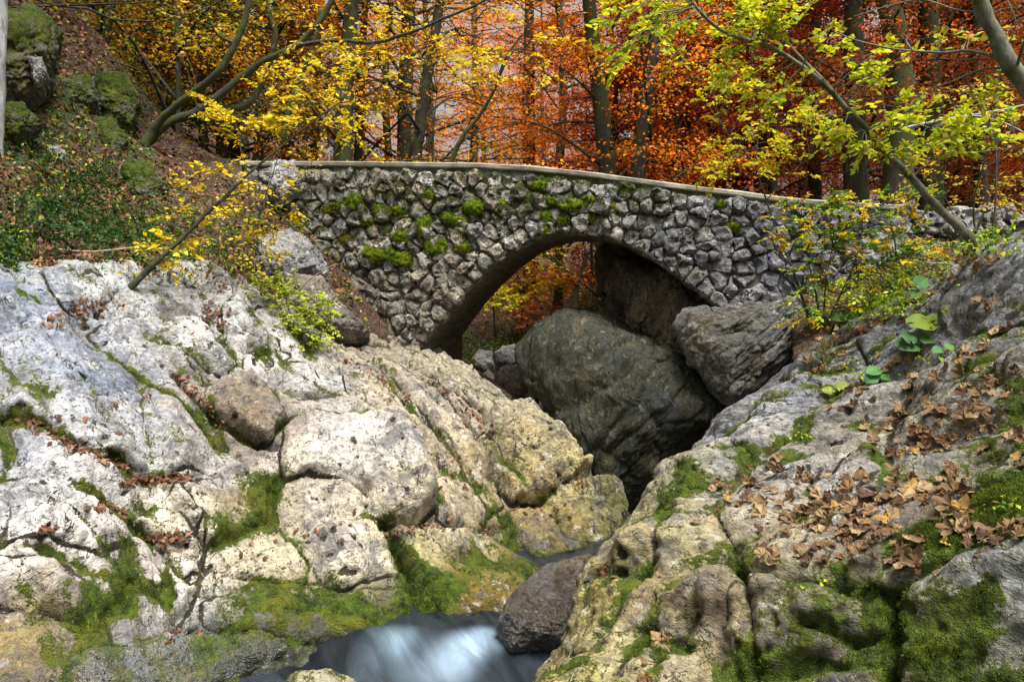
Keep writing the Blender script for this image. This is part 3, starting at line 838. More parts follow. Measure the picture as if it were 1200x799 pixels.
# ------------------------------------------------------------------ boulders with an outline of their own
def boulder(name, px, Y, normal, T, mat, label=None, cat='boulder', tint=(.3, .3, .3), sub=6, seed=0, box=1.3, grain=None, amp=1.0, moss=0.0, off=0.0, crack=1.0, group=None, shrink=1.0):
    n = nrm(normal)
    c0 = P(np.mean([a for a, b in px]), np.mean([b for a, b in px]), Y)
    u = nrm(np.cross((0, 0, 1.0), n)); v = np.cross(n, u)
    q = []
    for a, b in px:
        d = ray(a, b)
        t = ((c0 - CAMP) @ n) / (d @ n)
        q.append(CAMP + d * t - c0)
    q = np.array(q)
    q = q * shrink
    qu, qv = q @ u, q @ v
    th0 = np.arctan2(qv, qu)
    D, F = ico(sub)
    th = np.arctan2(D[:, 1], D[:, 0])
    # outline radius along each direction
    r = np.full(len(D), 1e9)
    dx, dy = np.cos(th), np.sin(th)
    Rr = np.zeros(len(D))
    m = len(q)
    for k in range(m):
        x0, y0, x1, y1 = qu[k], qv[k], qu[(k + 1) % m], qv[(k + 1) % m]
        ex, ey = x1 - x0, y1 - y0
        den = dx * ey - dy * ex
        den = np.where(np.abs(den) < 1e-9, 1e-9, den)
        t = (x0 * ey - y0 * ex) / den
        w = (x0 * dy - y0 * dx) / den
        ok = (t > 0) & (w >= -1e-6) & (w <= 1 + 1e-6)
        Rr = np.where(ok, np.maximum(Rr, t), Rr)
    Rr = np.where(Rr <= 0, np.median(Rr[Rr > 0]), Rr)
    rho = np.hypot(D[:, 0], D[:, 1])
    e = 1 / box
    cc = np.sign(D[:, 2]) * np.abs(D[:, 2]) ** e
    rho = np.minimum(rho ** e, 1)
    p = c0 + (u[None] * dx[:, None] + v[None] * dy[:, None]) * (Rr * rho)[:, None] + n * (T * cc)[:, None] + n * off
    size = np.hypot(qu, qv).mean()
    k = 1.0 / max(size, .05)
    nn = nrm(p - c0)
    if grain is not None:
        gd = nrm(grain); pg = p + (.3 - 1) * (p @ gd)[:, None] * gd
    else:
        pg = p
    f1, f2, cid = worley(pg * k * 1.1 + seed, seed)
    ed = f2 - f1
    g1, g2, gid = worley(pg * k * 3.6 + seed + .2 * fbm(p * k * 4, 2, seed)[:, None], seed + 1)
    eg = g2 - g1
    d = size * amp * (0.16 * fbm(p * k * 1.1, 3, seed) + .10 * (cid - .5) * sstep(0, .2, ed) + 0.07 * fbm(pg * k * 3, 4, seed + 4) + .04 * (ridged(pg * k * 6, 3, seed + 8) - .4)
                      + .035 * (gid - .5) * sstep(0, .2, eg) - .04 * np.exp(-(eg / .08) ** 2) * crack)
    ck = np.maximum(.7 * np.exp(-(eg / .045) ** 2), .8 * np.exp(-(ed / .03) ** 2)) * crack * sstep(-.1, .2, perlin(p * k * 1.5, seed + 5))
    d = d + size * amp * (.045 * (ridged(pg * k * 9, 3, seed + 15) - .4) + .02 * fbm(pg * k * 24, 3, seed + 18))
    p = p + nn * d[:, None]
    mo = moss + .25 * perlin(p * k * 2, seed + 9) + .18 * (nn[:, 2] - .4)
    tn = np.array(tint)[None] * (1 + .25 * perlin(p * k * 1.3 + 4, seed + 11))[:, None]
    o = obj(name, p, F, mat, attrs={'crack': ck, 'moss': mo, 'tint': tn})
    if label: tag(o, label, cat, group)
    return o


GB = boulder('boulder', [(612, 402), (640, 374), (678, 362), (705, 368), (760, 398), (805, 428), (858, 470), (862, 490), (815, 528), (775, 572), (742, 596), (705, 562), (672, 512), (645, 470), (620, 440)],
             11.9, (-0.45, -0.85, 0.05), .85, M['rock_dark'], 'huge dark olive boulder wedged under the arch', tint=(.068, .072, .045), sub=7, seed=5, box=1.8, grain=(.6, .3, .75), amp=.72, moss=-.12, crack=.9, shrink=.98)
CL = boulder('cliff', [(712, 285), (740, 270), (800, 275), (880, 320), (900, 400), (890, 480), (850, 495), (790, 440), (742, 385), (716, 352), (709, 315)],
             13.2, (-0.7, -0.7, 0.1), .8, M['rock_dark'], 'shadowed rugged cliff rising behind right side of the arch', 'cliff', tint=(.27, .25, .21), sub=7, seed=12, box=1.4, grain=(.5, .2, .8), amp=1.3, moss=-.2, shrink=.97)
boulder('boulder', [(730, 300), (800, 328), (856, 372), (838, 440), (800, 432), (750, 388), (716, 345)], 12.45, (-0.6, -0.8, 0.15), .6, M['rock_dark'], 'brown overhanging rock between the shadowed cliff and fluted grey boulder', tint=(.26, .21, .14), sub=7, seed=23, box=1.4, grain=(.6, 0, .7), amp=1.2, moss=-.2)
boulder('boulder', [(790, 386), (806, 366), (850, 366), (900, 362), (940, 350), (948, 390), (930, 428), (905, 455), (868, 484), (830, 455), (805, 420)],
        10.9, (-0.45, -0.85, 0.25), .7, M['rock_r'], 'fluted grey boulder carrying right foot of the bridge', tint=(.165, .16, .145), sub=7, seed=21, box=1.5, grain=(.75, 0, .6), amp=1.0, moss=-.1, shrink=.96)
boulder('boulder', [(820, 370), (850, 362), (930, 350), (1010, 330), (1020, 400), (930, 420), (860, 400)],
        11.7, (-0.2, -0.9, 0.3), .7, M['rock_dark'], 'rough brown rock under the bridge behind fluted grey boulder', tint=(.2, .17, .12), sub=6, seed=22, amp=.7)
boulder('boulder', [(584, 742), (602, 702), (640, 672), (690, 656), (722, 664), (700, 722), (672, 768), (602, 774)],
        6.0, (-0.15, -0.75, 0.6), .45, M['rock_wet'], 'dark brown wet boulder with a moss patch beside the cascade', tint=(.055, .040, .024), sub=7, seed=33, amp=.6, moss=-.02, crack=.3)
boulder('boulder', [(478, 775), (500, 752), (540, 744), (580, 750), (590, 772), (560, 800), (500, 800)],
        5.85, (0, -0.5, 0.85), .2, M['rock_wet'], 'low dark wet rock in the stream, water sliding over it', tint=(.06, .05, .04), sub=5, seed=34, amp=.5, moss=-.4, crack=.2, off=-.13)
boulder('boulder', [(335, 806), (350, 798), (390, 797), (420, 807), (410, 836), (345, 836)],
        4.9, (0, -0.4, 0.9), .16, M['rock'], 'small mossy stone in the stream at the bottom edge', tint=(.3, .28, .2), sub=5, seed=35, amp=.6, moss=.4)
# stones of the stream bed seen through the arch
for px, Y, t, lab, sd in [([(578, 418), (588, 409), (604, 408), (616, 418), (614, 432), (598, 438), (582, 434)], 15.5, (.30, .30, .30), 'round grey boulder in the stream bed seen through the arch', 41),
                          ([(580, 442), (592, 432), (610, 432), (622, 446), (620, 464), (600, 470), (584, 458)], 14.6, (.42, .41, .38), 'pale boulder just below the round grey one through the arch', 42),
                          ([(590, 458), (602, 448), (616, 452), (622, 466), (606, 474), (592, 470)], 13.9, (.42, .38, .25), 'small cream stone in front of the pale boulder through the arch', 43),
                          ([(614, 468), (624, 462), (632, 468), (628, 476), (616, 476)], 13.4, (.36, .40, .44), 'small bluish stone beside the huge dark boulder', 44),
                          ([(552, 425), (562, 413), (578, 416), (580, 432), (566, 440), (556, 436)], 16.5, (.40, .40, .39), 'whitish jagged rock left of the round grey boulder through the arch', 45),
                          ([(562, 446), (572, 436), (580, 444), (582, 456), (570, 458)], 15.3, (.36, .36, .34), 'mossy pale stone left of the pale boulder through the arch', 46)]:
    boulder('boulder', px, Y, (0, -.8, .5), .32, M['rock'], lab, tint=t, sub=5, seed=sd, amp=.8, moss=-.05)

# ------------------------------------------------------------------ hillside on the left, bank on the right, forest floor behind
hill_ctrl = [(-120, 330, 7.7), (0, 335, 7.9), (0, 200, 9.2), (0, 60, 11.2), (-120, 100, 9.8), (100, 255, 9.8), (120, 140, 12.2), (180, 205, 11.9), (55, 20, 13.0), (250, 255, 11.3), (300, 305, 11.2), (200, 175, 13.0), (325, 215, 12.7), 
             (60, 300, 8.6), (150, 345, 8.9), (230, 330, 9.8), (330, 370, 10.6), (370, 360, 11.0), (390, 410, 10.9), (255, 185, 14.5), (310, 205, 14.5), (0, -60, 12.6), (-120, -100, 12.0), (115, 50, 13.6), (170, 130, 13.6), ('w', -9.5, 17, 8.6), ('w', -7.6, 17, 6.4), ('w', -6.2, 17, 5.0), ('w', -11.5, 16, 10.4), (330, 270, 11.9), (250, 400, 9.0), (100, 390, 7.9)]
HILL = Sheet(hill_ctrl, (0.5, -0.5, 0.7), 0.045, margin=.5)
HILL.W += .12 * fbm(HILL.pos() * .9, 4, 91) + .05 * fbm(HILL.pos() * 3.5, 3, 95)
HILL.W -= .10 * sstep(0, .5, fbm(HILL.pos() * .6 + 9, 3, 99))
HILL.blobs('moss', [(60, 240, .6, .9), (120, 260, .6, .8), (200, 300, .6, .6), (250, 260, .6, .5), (60, 180, .6, .5), (90, 130, .6, .5), (30, 110, .6, .5), (180, 190, .5, .4), (140, 165, .5, .6), (150, 110, .6, .6), (60, 120, .6, .5), (20, 170, .5, .5), (170, 215, .4, .6), (240, 300, .5, .3), (340, 380, .5, .5), (190, 260, .5, .2), (10, 300, .3, .5), (300, 270, .6, .4), (30, 60, .7, .5), (110, 205, .3, -.4), (130, 235, .3, -.5), (70, 30, .5, -.5), (100, 80, .5, -.4), (200, 170, .4, -.3)])
HILL.moss += .10
HILL.tint[:] = .2
HILL.finish(fine=2.0, seed=71)
HILL_OBJ = tag(HILL.build_part('hillside', HILL.faces(ylim=(-400, 900)), M['litter']), kind='structure')

bank_ctrl = [(1000, 388, 8.0), (1090, 345, 7.3), (1200, 300, 6.6), (1320, 280, 6), (950, 385, 9.3), (960, 360, 10.3), (1000, 320, 11.2), (1100, 305, 10.2), (1200, 285, 9.5), (1320, 270, 9.5), (1000, 296, 12.4), (1100, 288, 12.5), (1200, 275, 12.5), (1320, 265, 12.5), (1100, 330, 8.4)]
BANK = Sheet(bank_ctrl, (-0.25, -0.35, 0.9), 0.05, margin=.5)
BANK.W += .06 * fbm(BANK.pos() * 1.5, 4, 191)
BANK.tint[:] = .2
BANK.moss += .1
BANK.finish(fine=2.0, seed=171)
BANK_OBJ = tag(BANK.build_part('right_bank_ground', BANK.faces(xlim=(928, 1460)), M['litter']), kind='structure')


def floor_z(x, y):
    x = np.asarray(x, float); y = np.asarray(y, float)
    base = .45 + np.where(y > 15, .15 * (y - 15), .02 * (y - 15))
    xc = -.1 + .03 * (y - 14)
    wall = 3.2 + .12 * np.maximum(0, y - 13)
    k = np.where(x > xc, sstep(1.2, 1.2 + wall, x - xc), sstep(.9, .9 + wall, xc - x))
    plat = np.where(x > 0, 3.3 + .07 * np.maximum(0, y - 12), 4.15 + .06 * np.maximum(0, y - 13)) + .03 * np.maximum(0, x - 6) + .5 * np.maximum(0, -x - 6.5)
    return np.minimum(np.maximum(base + (plat - base) * k, base), 26) + .25 * perlin(np.stack([x * .35, y * .35, x * 0], -1).reshape(-1, 3), 5).reshape(x.shape)


fy = np.concatenate([np.linspace(12.9, 40, 150), np.linspace(41, 160, 60)])
fx = np.concatenate([np.linspace(-90, -14, 30), np.linspace(-13.5, 13.5, 180), np.linspace(14, 90, 30)])
gx, gy = np.meshgrid(fx, fy)
gy = gy - 1.5 * sstep(4.4, 5.4, gx) * np.exp(-(gy - 12.9) / 3)
gz = floor_z(gx, gy)
pp = np.stack([gx, gy, gz], -1).reshape(-1, 3)
pp[:, 2] += .06 * fbm(pp * 1.2, 4, 7)
ii = np.arange(len(fy) - 1)[:, None] * len(fx) + np.arange(len(fx) - 1)[None]
FF = np.stack([ii, ii + 1, ii + len(fx) + 1, ii + len(fx)], -1).reshape(-1, 4)
tag(obj('forest_floor', pp, FF, M['litter'], attrs={'moss': .05 + .25 * perlin(pp * .6, 3) - .25 * sstep(0, 3, pp[:, 2])}), kind='structure')

# ------------------------------------------------------------------ the stream
g = G('stream_water')
wp_ = g.n('ShaderNodeVectorRotate', {'Vector': g.pos, 'Angle': R(-28)}, rotation_type='Z_AXIS').outputs[0]
st = g.noise(3.2, 5, 0.55, g.scalevec((1.5, .3, 1), wp_), .8)
foam = g.attr('foam')
fk = g.m('MULTIPLY', g.rng(foam, .16, 1.25, 0, .66), g.rng(st, .25, .75, .45, 1.0))
g.set(g.b.inputs['Base Color'], g.mix(fk, g.mix(g.rng(st, .3, .7), (.006, .008, .010), (.022, .028, .034)), (.36, .51, .64)))
g.set(g.b.inputs['Roughness'], g.rng(fk, 0, 1, .16, .65))
g.set(g.b.inputs['Specular IOR Level'], .3)
g.set(g.b.inputs['Normal'], g.bump(g.noise(9, 3, .5, g.scalevec((2, .4, 1), wp_)), .12, .03))
M['water'] = g.mat


def water_sheet(name, corners, zfun, n, foam_pts, label=None):
    (x0, x1), (y0, y1) = corners
    X, Yy = np.meshgrid(np.linspace(x0, x1, n), np.linspace(y0, y1, n))
    Z = zfun(X, Yy)
    p = np.stack([X, Yy, Z], -1).reshape(-1, 3)
    p[:, 2] += .012 * fbm(p * np.array([5, 2.0, 1]), 3, 3)
    fo = np.zeros(len(p))
    for a, b, Y, r, k in foam_pts:
        q = P(a, b, Y)
        fo += k * np.exp(-((p[:, 0] - q[0]) ** 2 + (p[:, 1] - q[1]) ** 2) / r ** 2)
    i = np.arange(n - 1)[:, None] * n + np.arange(n - 1)[None]
    o = obj(name, p, np.stack([i, i + 1, i + n + 1, i + n], -1).reshape(-1, 4), M['water'], attrs={'foam': fo})
    return tag(o, kind='structure')


def zlow(x, y):
    # the lower run drops over a small step (about y = 5.9) towards the camera
    return .13 + .17 * sstep(5.45, 6.0, y + .25 * (x + .6)) + .03 * np.exp(-((x + .6) ** 2 + (y - 6.0) ** 2) / .1)


water_sheet('stream', ((-2.6, 1.2), (3.2, 6.9)), zlow, 160,
            [(545, 768, 5.75, .20, 1.0), (500, 778, 5.65, .2, .35), (470, 750, 5.9, .16, .6), (530, 790, 5.45, .2, .35), (570, 752, 5.95, .14, .8), (430, 770, 5.6, .3, .35), (310, 790, 5.2, .2, .5), (480, 799, 5.3, .3, .2), (440, 742, 6.0, .2, .3), (590, 762, 5.8, .1, .6), (340, 770, 5.5, .25, .2)])
water_sheet('pool', ((-.1, 1.5), (6.9, 8.3)), lambda x, y: .33 + 0 * x + .02 * (y - 7), 40, [])

# ------------------------------------------------------------------ the stone bridge
BA = R(10)
BS = np.array([math.cos(BA), -math.sin(BA), 0.0])       # along the wall
BN = np.array([-math.sin(BA), -math.cos(BA), 0.0])      # out of the face, towards the stream below
B0 = P(500, 403, 12.0)
B0[2] = 0.0
BW = 2.3                                                # width of the bridge


def on_face(px, py, off=0.0):
    d = ray(px, py)
    o = B0 + BN * off
    t = ((o - CAMP) @ BN) / (d @ BN)
    p = CAMP + d * t[..., None] if np.ndim(t) else CAMP + d * t
    return np.stack([(p - B0) @ BS, p[..., 2]], -1)


def wp(s_, z, off=0.0):
    s_ = np.asarray(s_, float)
    return B0 + s_[..., None] * BS + np.asarray(z, float)[..., None] * np.array([0, 0, 1.0]) + np.broadcast_to(np.asarray(off, float), s_.shape)[..., None] * BN


def face_poly(px):
    return on_face(np.array([a for a, b in px], float), np.array([b for a, b in px], float))


arch = face_poly([(500, 406), (513, 386), (531, 362), (555, 335), (580, 312), (605, 293), (630, 281), (655, 275), (680, 274), (706, 278), (735, 288), (770, 308), (800, 330), (826, 350), (853, 374)])
deck = face_poly([(285, 190), (318, 190), (400, 190), (480, 191), (560, 192), (620, 195), (680, 201), (740, 209), (800, 217), (860, 224), (920, 232), (1000, 238), (1060, 241)])
foot_l = face_poly([(285, 330), (318, 330), (372, 340), (394, 368), (440, 398), (500, 406)])
foot_r = face_poly([(853, 374), (885, 370), (935, 358), (960, 330), (1060, 300)])
lowl = np.concatenate([foot_l, arch[1:], foot_r[1:]])
lowl = lowl[np.argsort(lowl[:, 0])]


def z_low(s_): return np.interp(s_, lowl[:, 0], lowl[:, 1])
def z_top(s_): return np.interp(s_, deck[:, 0], deck[:, 1])


S0, S1 = deck[0, 0], deck[-1, 0]
AS0, AS1 = arch[0, 0], arch[-1, 0]
bridge = empty('stone_bridge', wp(np.array((AS0 + AS1) / 2), np.array(0.6), -BW / 2))
tag(bridge, 'arched footbridge of rough mossy grey rubble stones over the gorge', 'bridge')

# mortar body: columns from the arch (or the footing) up to the deck
g = G('old_mortar')
nz = g.noise(5, 8, .65); nf = g.noise(40, 5, .7)
c = g.mix(g.rng(nz, .35, .65), (.07, .066, .055), (.20, .19, .165))
c = g.mix(g.rng(nf, .5, .7, 0, .6), c, (.05, .045, .035))
mo_ = g.rng(g.m('ADD', g.noise(2.3, 6, .75), g.m('MULTIPLY', g.attr('moss'), 2.0)), .57, .66)
c = g.mix(mo_, c, g.mix(g.noise(30, 4), (.014, .022, .003), (.085, .11, .008)))
g.set(g.b.inputs['Base Color'], c); g.set(g.b.inputs['Roughness'], .95)
g.set(g.b.inputs['Normal'], g.bump(g.m('ADD', nz, g.m('MULTIPLY', nf, .6)), 1.0, .05))
M['mortar'] = g.mat
g = G('arch_soffit_concrete')
vx = g.n('ShaderNodeVectorRotate', {'Vector': g.pos, 'Angle': BA}, rotation_type='Z_AXIS').outputs[0]
n1 = g.noise(3.0, 7, .7, g.scalevec((6, .5, 6), vx), .4); n2 = g.noise(14, 6, .7)
c = g.mix(g.rng(n1, .35, .65), (.06, .055, .038), (.17, .155, .105))
c = g.mix(g.rng(n2, .55, .7, 0, .5), c, (.05, .06, .02))
g.set(g.b.inputs['Base Color'], c); g.set(g.b.inputs['Roughness'], .9)
g.set(g.b.inputs['Normal'], g.bump(g.m('ADD', n1, g.m('MULTIPLY', n2, .4)), .9, .05))
M['soffit'] = g.mat

ss = np.unique(np.concatenate([np.linspace(S0, AS0, 60), np.interp(np.linspace(0, 1, 140), np.linspace(0, 1, len(arch)), arch[:, 0]), np.linspace(AS1, S1, 50)]))
nr = 40
tt = np.linspace(0, 1, nr)
inarch = (ss >= AS0 - 1e-6) & (ss <= AS1 + 1e-6)
zl = z_low(ss) - np.where(inarch, 0, .5)
# front face
Sg = np.repeat(ss[:, None], nr, 1)
Zg = zl[:, None] + (z_top(ss) - zl)[:, None] * tt[None]
pf = wp(Sg, Zg).reshape(-1, 3)
pf += BN * (.052 + .03 * fbm(pf * 3, 4, 8))[:, None]
i = np.arange(len(ss) - 1)[:, None] * nr + np.arange(nr - 1)[None]
Ff = np.stack([i, i + nr, i + nr + 1, i + 1], -1).reshape(-1, 4)
pxs, pys, _ = to_px(pf)
mossf = .10 * np.exp(-(((pxs - 480) / 170) ** 2 + ((pys - 245) / 60) ** 2)) + .05 * np.exp(-(((pxs - 700) / 120) ** 2 + ((pys - 230) / 40) ** 2)) - .12 * (pxs > 860)
WALL_FACE = obj('wall_face', pf, Ff, M['mortar'], bridge, {'moss': mossf})
pb = wp(Sg, Zg, -BW).reshape(-1, 3)
obj('rear_face', pb, Ff[:, ::-1], M['mortar'], bridge, {'moss': np.zeros(len(pb))})
# soffit of the arch
am = ss[inarch]
nd = 60
Sa = np.repeat(am[:, None], nd, 1)
Da = np.linspace(.03, -BW, nd)
pa = wp(Sa, np.repeat(z_low(am)[:, None], nd, 1), np.repeat(Da[None], len(am), 0)).reshape(-1, 3)
pa[:, 2] += .02 * fbm(pa * np.array([2.5, .7, 2.5]), 4, 6)
i = np.arange(len(am) - 1)[:, None] * nd + np.arange(nd - 1)[None]
obj('arch_soffit', pa, np.stack([i, i + nd, i + nd + 1, i + 1], -1).reshape(-1, 4), M['soffit'], bridge)
# ends of the footing inside the passage
for s_e, zz in ((AS0, 1), (AS1, -1)):
    z0 = z_low(np.array(s_e))
    a = np.array([[s_e, z0 - 1.2], [s_e, z0 + .02]])
    v = np.stack([wp(np.array(s_e), np.array(z), d) for d in (0.0, -BW) for z in (z0 - 1.2, z0 + .02)])
    obj('abutment', v, np.array([[0, 1, 3, 2]]), M['soffit'], bridge)

# deck slab: concrete, a little proud of the wall
g = G('deck_concrete')
n1 = g.noise(4, 8, .65); n2 = g.noise(45, 5, .7)
c = g.mix(g.rng(n1, .35, .7), (.21, .19, .14), (.38, .35, .28))
c = g.mix(g.rng(n2, .55, .75, 0, .6), c, (.10, .085, .06))
c = g.mix(g.rng(g.noise(2.1, 6, .7), .60, .70, 0, .6), c, (.10, .105, .035))
g.set(g.b.inputs['Base Color'], c); g.set(g.b.inputs['Roughness'], .95)
g.set(g.b.inputs['Normal'], g.bump(g.m('ADD', n1, n2), .8, .02))
M['deck'] = g.mat
sd = np.linspace(S0, S1, 220)
zt = z_top(sd)
prof = [(.08, -.078), (.10, -.06), (.105, -.015), (.09, 0.0), (-.3, .005), (-BW + .3, .005), (-BW - .05, 0.0), (-BW - .06, -.1)]
pd = np.stack([wp(sd, zt + z + .012 * perlin(np.stack([sd * 2.1, sd * 0 + k, sd * 0], -1), 4), o + .012 * perlin(np.stack([sd * 3.3, sd * 0 + k * 2.3, sd * 0], -1), 9)) for k, (o, z) in enumerate(prof)], 1).reshape(-1, 3)
m = len(prof)
i = np.arange(len(sd) - 1)[:, None] * m + np.arange(m)[None]
j = np.arange(len(sd) - 1)[:, None] * m + (np.arange(m)[None] + 1) % m
caps = np.array([list(range(m))[::-1], [(len(sd) - 1) * m + k for k in range(m)]])
obj('deck_slab', pd, [np.stack([i, i + m, j + m, j], -1).reshape(-1, 4), caps], M['deck'], bridge, smooth=False)


def stone_seeds(inside, s0, s1, z0, z1, fixed, dmin, seed, tries=9000):
    rg = np.random.default_rng(seed)
    pts = [tuple(p) for p in fixed]
    nf_ = len(pts)
    arr = np.array(pts) if pts else np.zeros((0, 2))
    for _ in range(tries):
        p = np.array([rg.uniform(s0, s1), rg.uniform(z0, z1)])
        if not inside(p[0], p[1]):
            continue
        dm = dmin * (rg.uniform(.66, 1.30))
        if len(arr) and (((arr - p) / (1.12, .92)) ** 2).sum(1).min() < dm * dm:
            continue
        arr = np.concatenate([arr, p[None]])
    return arr


def stone_mesh(seed_i, arr, rg, sub=3, T=(.085, .175), shrink=.985, rmax=.24, bounds=None):
    p = arr[seed_i]
    d = arr - p
    dist = np.hypot(d[:, 0], d[:, 1])
    nb = np.where((dist > 1e-6) & (dist < 1.0))[0]
    D, F = ico(sub)
    th = np.arctan2(D[:, 1], D[:, 0])
    Rr = np.full(len(D), rmax * rg.uniform(.85, 1.1))
    for k in nb:
        c_ = np.cos(th - math.atan2(d[k, 1], d[k, 0]))
        Rr = np.where(c_ > .05, np.minimum(Rr, dist[k] * .5 / np.maximum(c_, .05)), Rr)
    # soften the corners of the cell
    Rr = Rr * shrink * rg.uniform(.88, 1.04) * (1 + .16 * perlin(np.stack([np.cos(th) * 1.6, np.sin(th) * 1.6, np.full(len(th), seed_i * 1.7)], -1), 6))
    rho = np.hypot(D[:, 0], D[:, 1])
    e = rg.uniform(.34, .6)
    rho = rho ** e
    t = rg.uniform(*T)
    zz = np.sign(D[:, 2]) * np.abs(D[:, 2]) ** rg.uniform(.6, .95) * t
    s_ = p[0] + np.cos(th) * Rr * rho
    z = p[1] + np.sin(th) * Rr * rho
    q = wp(s_, z, zz + rg.uniform(-.01, .035))
    nn = nrm(q - wp(p[0], p[1], 0))
    f1, f2, cid = worley(q * 9 + rg.uniform(0, 99), 3)
    q = q + nn * (.05 * fbm(q * 6, 3, int(rg.integers(99))) + .06 * (cid - .5) + .03 * (ridged(q * 15, 2, 5) - .4))[:, None]
    ck = .8 * np.exp(-((f2 - f1) / .07) ** 2) * (perlin(q * 5, 8) > .02)
    return q, F, nn, ck


rg = np.random.default_rng(5)
# voussoirs: a ring of stones along the arch, then a row under the deck
al = np.concatenate([[0], np.cumsum(np.hypot(*np.diff(arch, axis=0).T))])
vs = []
a = .10
while a < al[-1] - .08:
    q = np.array([np.interp(a, al, arch[:, 0]), np.interp(a, al, arch[:, 1])])
    e2 = np.array([np.interp(a + .05, al, arch[:, 0]), np.interp(a + .05, al, arch[:, 1])]) - q
    e2 /= np.hypot(*e2)
    vs.append(q + np.array([-e2[1], e2[0]]) * (.125 + rg.uniform(-.01, .02)))
    a += rg.uniform(.16, .25)
sx = S0 + .15
while sx < S1 - .1:
    vs.append(np.array([sx, z_top(sx) - .21 - rg.uniform(0, .05)]))
    sx += rg.uniform(.18, .30)
xlim_r = on_face(np.array(975.), np.array(250.))[0]
vs = [v for v in vs if v[0] < xlim_r + 2]


def in_wall(s_, z):
    if not (S0 + .05 < s_ < S1 - .05): return False
    if z > z_top(s_) - .2: return False
    if AS0 - .05 < s_ < AS1 + .05:
        q = arch - (s_, z)
        if np.hypot(q[:, 0], q[:, 1]).min() < .2 or z < z_low(s_) + .16: return False
        # distance to the arch segments
        e = arch[1:] - arch[:-1]
        t = np.clip(((np.array((s_, z)) - arch[:-1]) * e).sum(1) / (e ** 2).sum(1), 0, 1)
        if np.hypot(*(arch[:-1] + t[:, None] * e - (s_, z)).T).min() < .21: return False
        return True
    return z > z_low(s_) - .15


seeds = stone_seeds(in_wall, S0, S1, 1.0, 5.2, vs, .188, 3)
# ghost seeds keep the ring of voussoirs out of the opening and the top row under the slab
ghost = [np.array([np.interp(k, al, arch[:, 0]), np.interp(k, al, arch[:, 1])]) for k in np.arange(0, al[-1], .05)]
gh = []
for k in np.arange(0, al[-1], .06):
    q = np.array([np.interp(k, al, arch[:, 0]), np.interp(k, al, arch[:, 1])])
    e2 = np.array([np.interp(k + .05, al, arch[:, 0]), np.interp(k + .05, al, arch[:, 1])]) - q
    e2 /= max(np.hypot(*e2), 1e-6)
    gh.append(q - np.array([-e2[1], e2[0]]) * .125)
for s_ in np.arange(S0, S1, .06):
    gh.append(np.array([s_, z_top(s_) + .02]))
allp = np.concatenate([seeds, np.array(gh)])
BMOSS = [(555, 242, 12, 9), (470, 275, 12, 9), (468, 247, 8, 6), (437, 296, 15, 11), (470, 303, 12, 9), (415, 236, 11, 10), (398, 240, 10, 7), (540, 259, 9, 7), (541, 290, 9, 6), (515, 287, 8, 9), (455, 297, 10, 8), (495, 262, 9, 14), (505, 285, 7, 12), (430, 258, 9, 6), (585, 238, 7, 5),
         (640, 268, 7, 7), (670, 240, 14, 8), (690, 235, 9, 7), (650, 235, 10, 6), (630, 217, 9, 5), (720, 243, 8, 5), (503, 228, 8, 6), (620, 230, 8, 5), (463, 303, 6, 5), (640, 255, 6, 7), (406, 280, 7, 5), (525, 255, 7, 6), (660, 258, 6, 5), (480, 308, 5, 4), (445, 247, 8, 7), (690, 256, 7, 4), (735, 225, 8, 4), (385, 245, 6, 5), (860, 265, 7, 5), (845, 240, 6, 4), (378, 270, 6, 5)]
order = []
for k in range(len(seeds)):
    x, y, _ = to_px(wp(seeds[k, 0], seeds[k, 1], .1))
    order.append((x < -30 or x > 1075, k, x, y))
extra_v, extra_f, extra_a, en = [], [], [], 0
def cell_size(k):
    d = np.hypot(*(seeds - seeds[k]).T)
    return np.sort(d)[1:5].mean()
ordk = sorted(order, key=lambda o: (o[0], -cell_size(o[1])))
n_st = 0
for off_, k, x, y in ordk:
    q, F, nn, ck = stone_mesh(k, allp, rg)
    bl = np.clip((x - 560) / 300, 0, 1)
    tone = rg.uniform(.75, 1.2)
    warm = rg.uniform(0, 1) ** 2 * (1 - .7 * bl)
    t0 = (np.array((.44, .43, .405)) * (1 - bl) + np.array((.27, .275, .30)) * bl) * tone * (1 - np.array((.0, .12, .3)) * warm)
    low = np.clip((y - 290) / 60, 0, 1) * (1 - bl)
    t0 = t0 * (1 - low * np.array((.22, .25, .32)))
    mo = .05 + .14 * (y < 262) * (x < 830) * rg.random() + .40 * np.exp(-(((x - 470) / 150) ** 2 + ((y - 255) / 55) ** 2)) + .3 * np.exp(-(((x - 690) / 110) ** 2 + ((y - 232) / 35) ** 2)) + .15 * (rg.random() - .4)
    mo = mo + .30 * (nn[:, 2] - .2)
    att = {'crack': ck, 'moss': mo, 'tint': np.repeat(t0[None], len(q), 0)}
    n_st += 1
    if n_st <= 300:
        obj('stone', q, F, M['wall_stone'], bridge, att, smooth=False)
    else:
        extra_v.append(q); extra_f.append(F + en); extra_a.append(att); en += len(q)
if extra_v:
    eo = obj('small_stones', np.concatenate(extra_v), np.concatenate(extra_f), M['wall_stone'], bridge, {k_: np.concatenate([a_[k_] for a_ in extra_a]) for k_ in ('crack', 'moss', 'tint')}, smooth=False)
    eo['kind'] = 'stuff'
print('bridge stones', n_st)


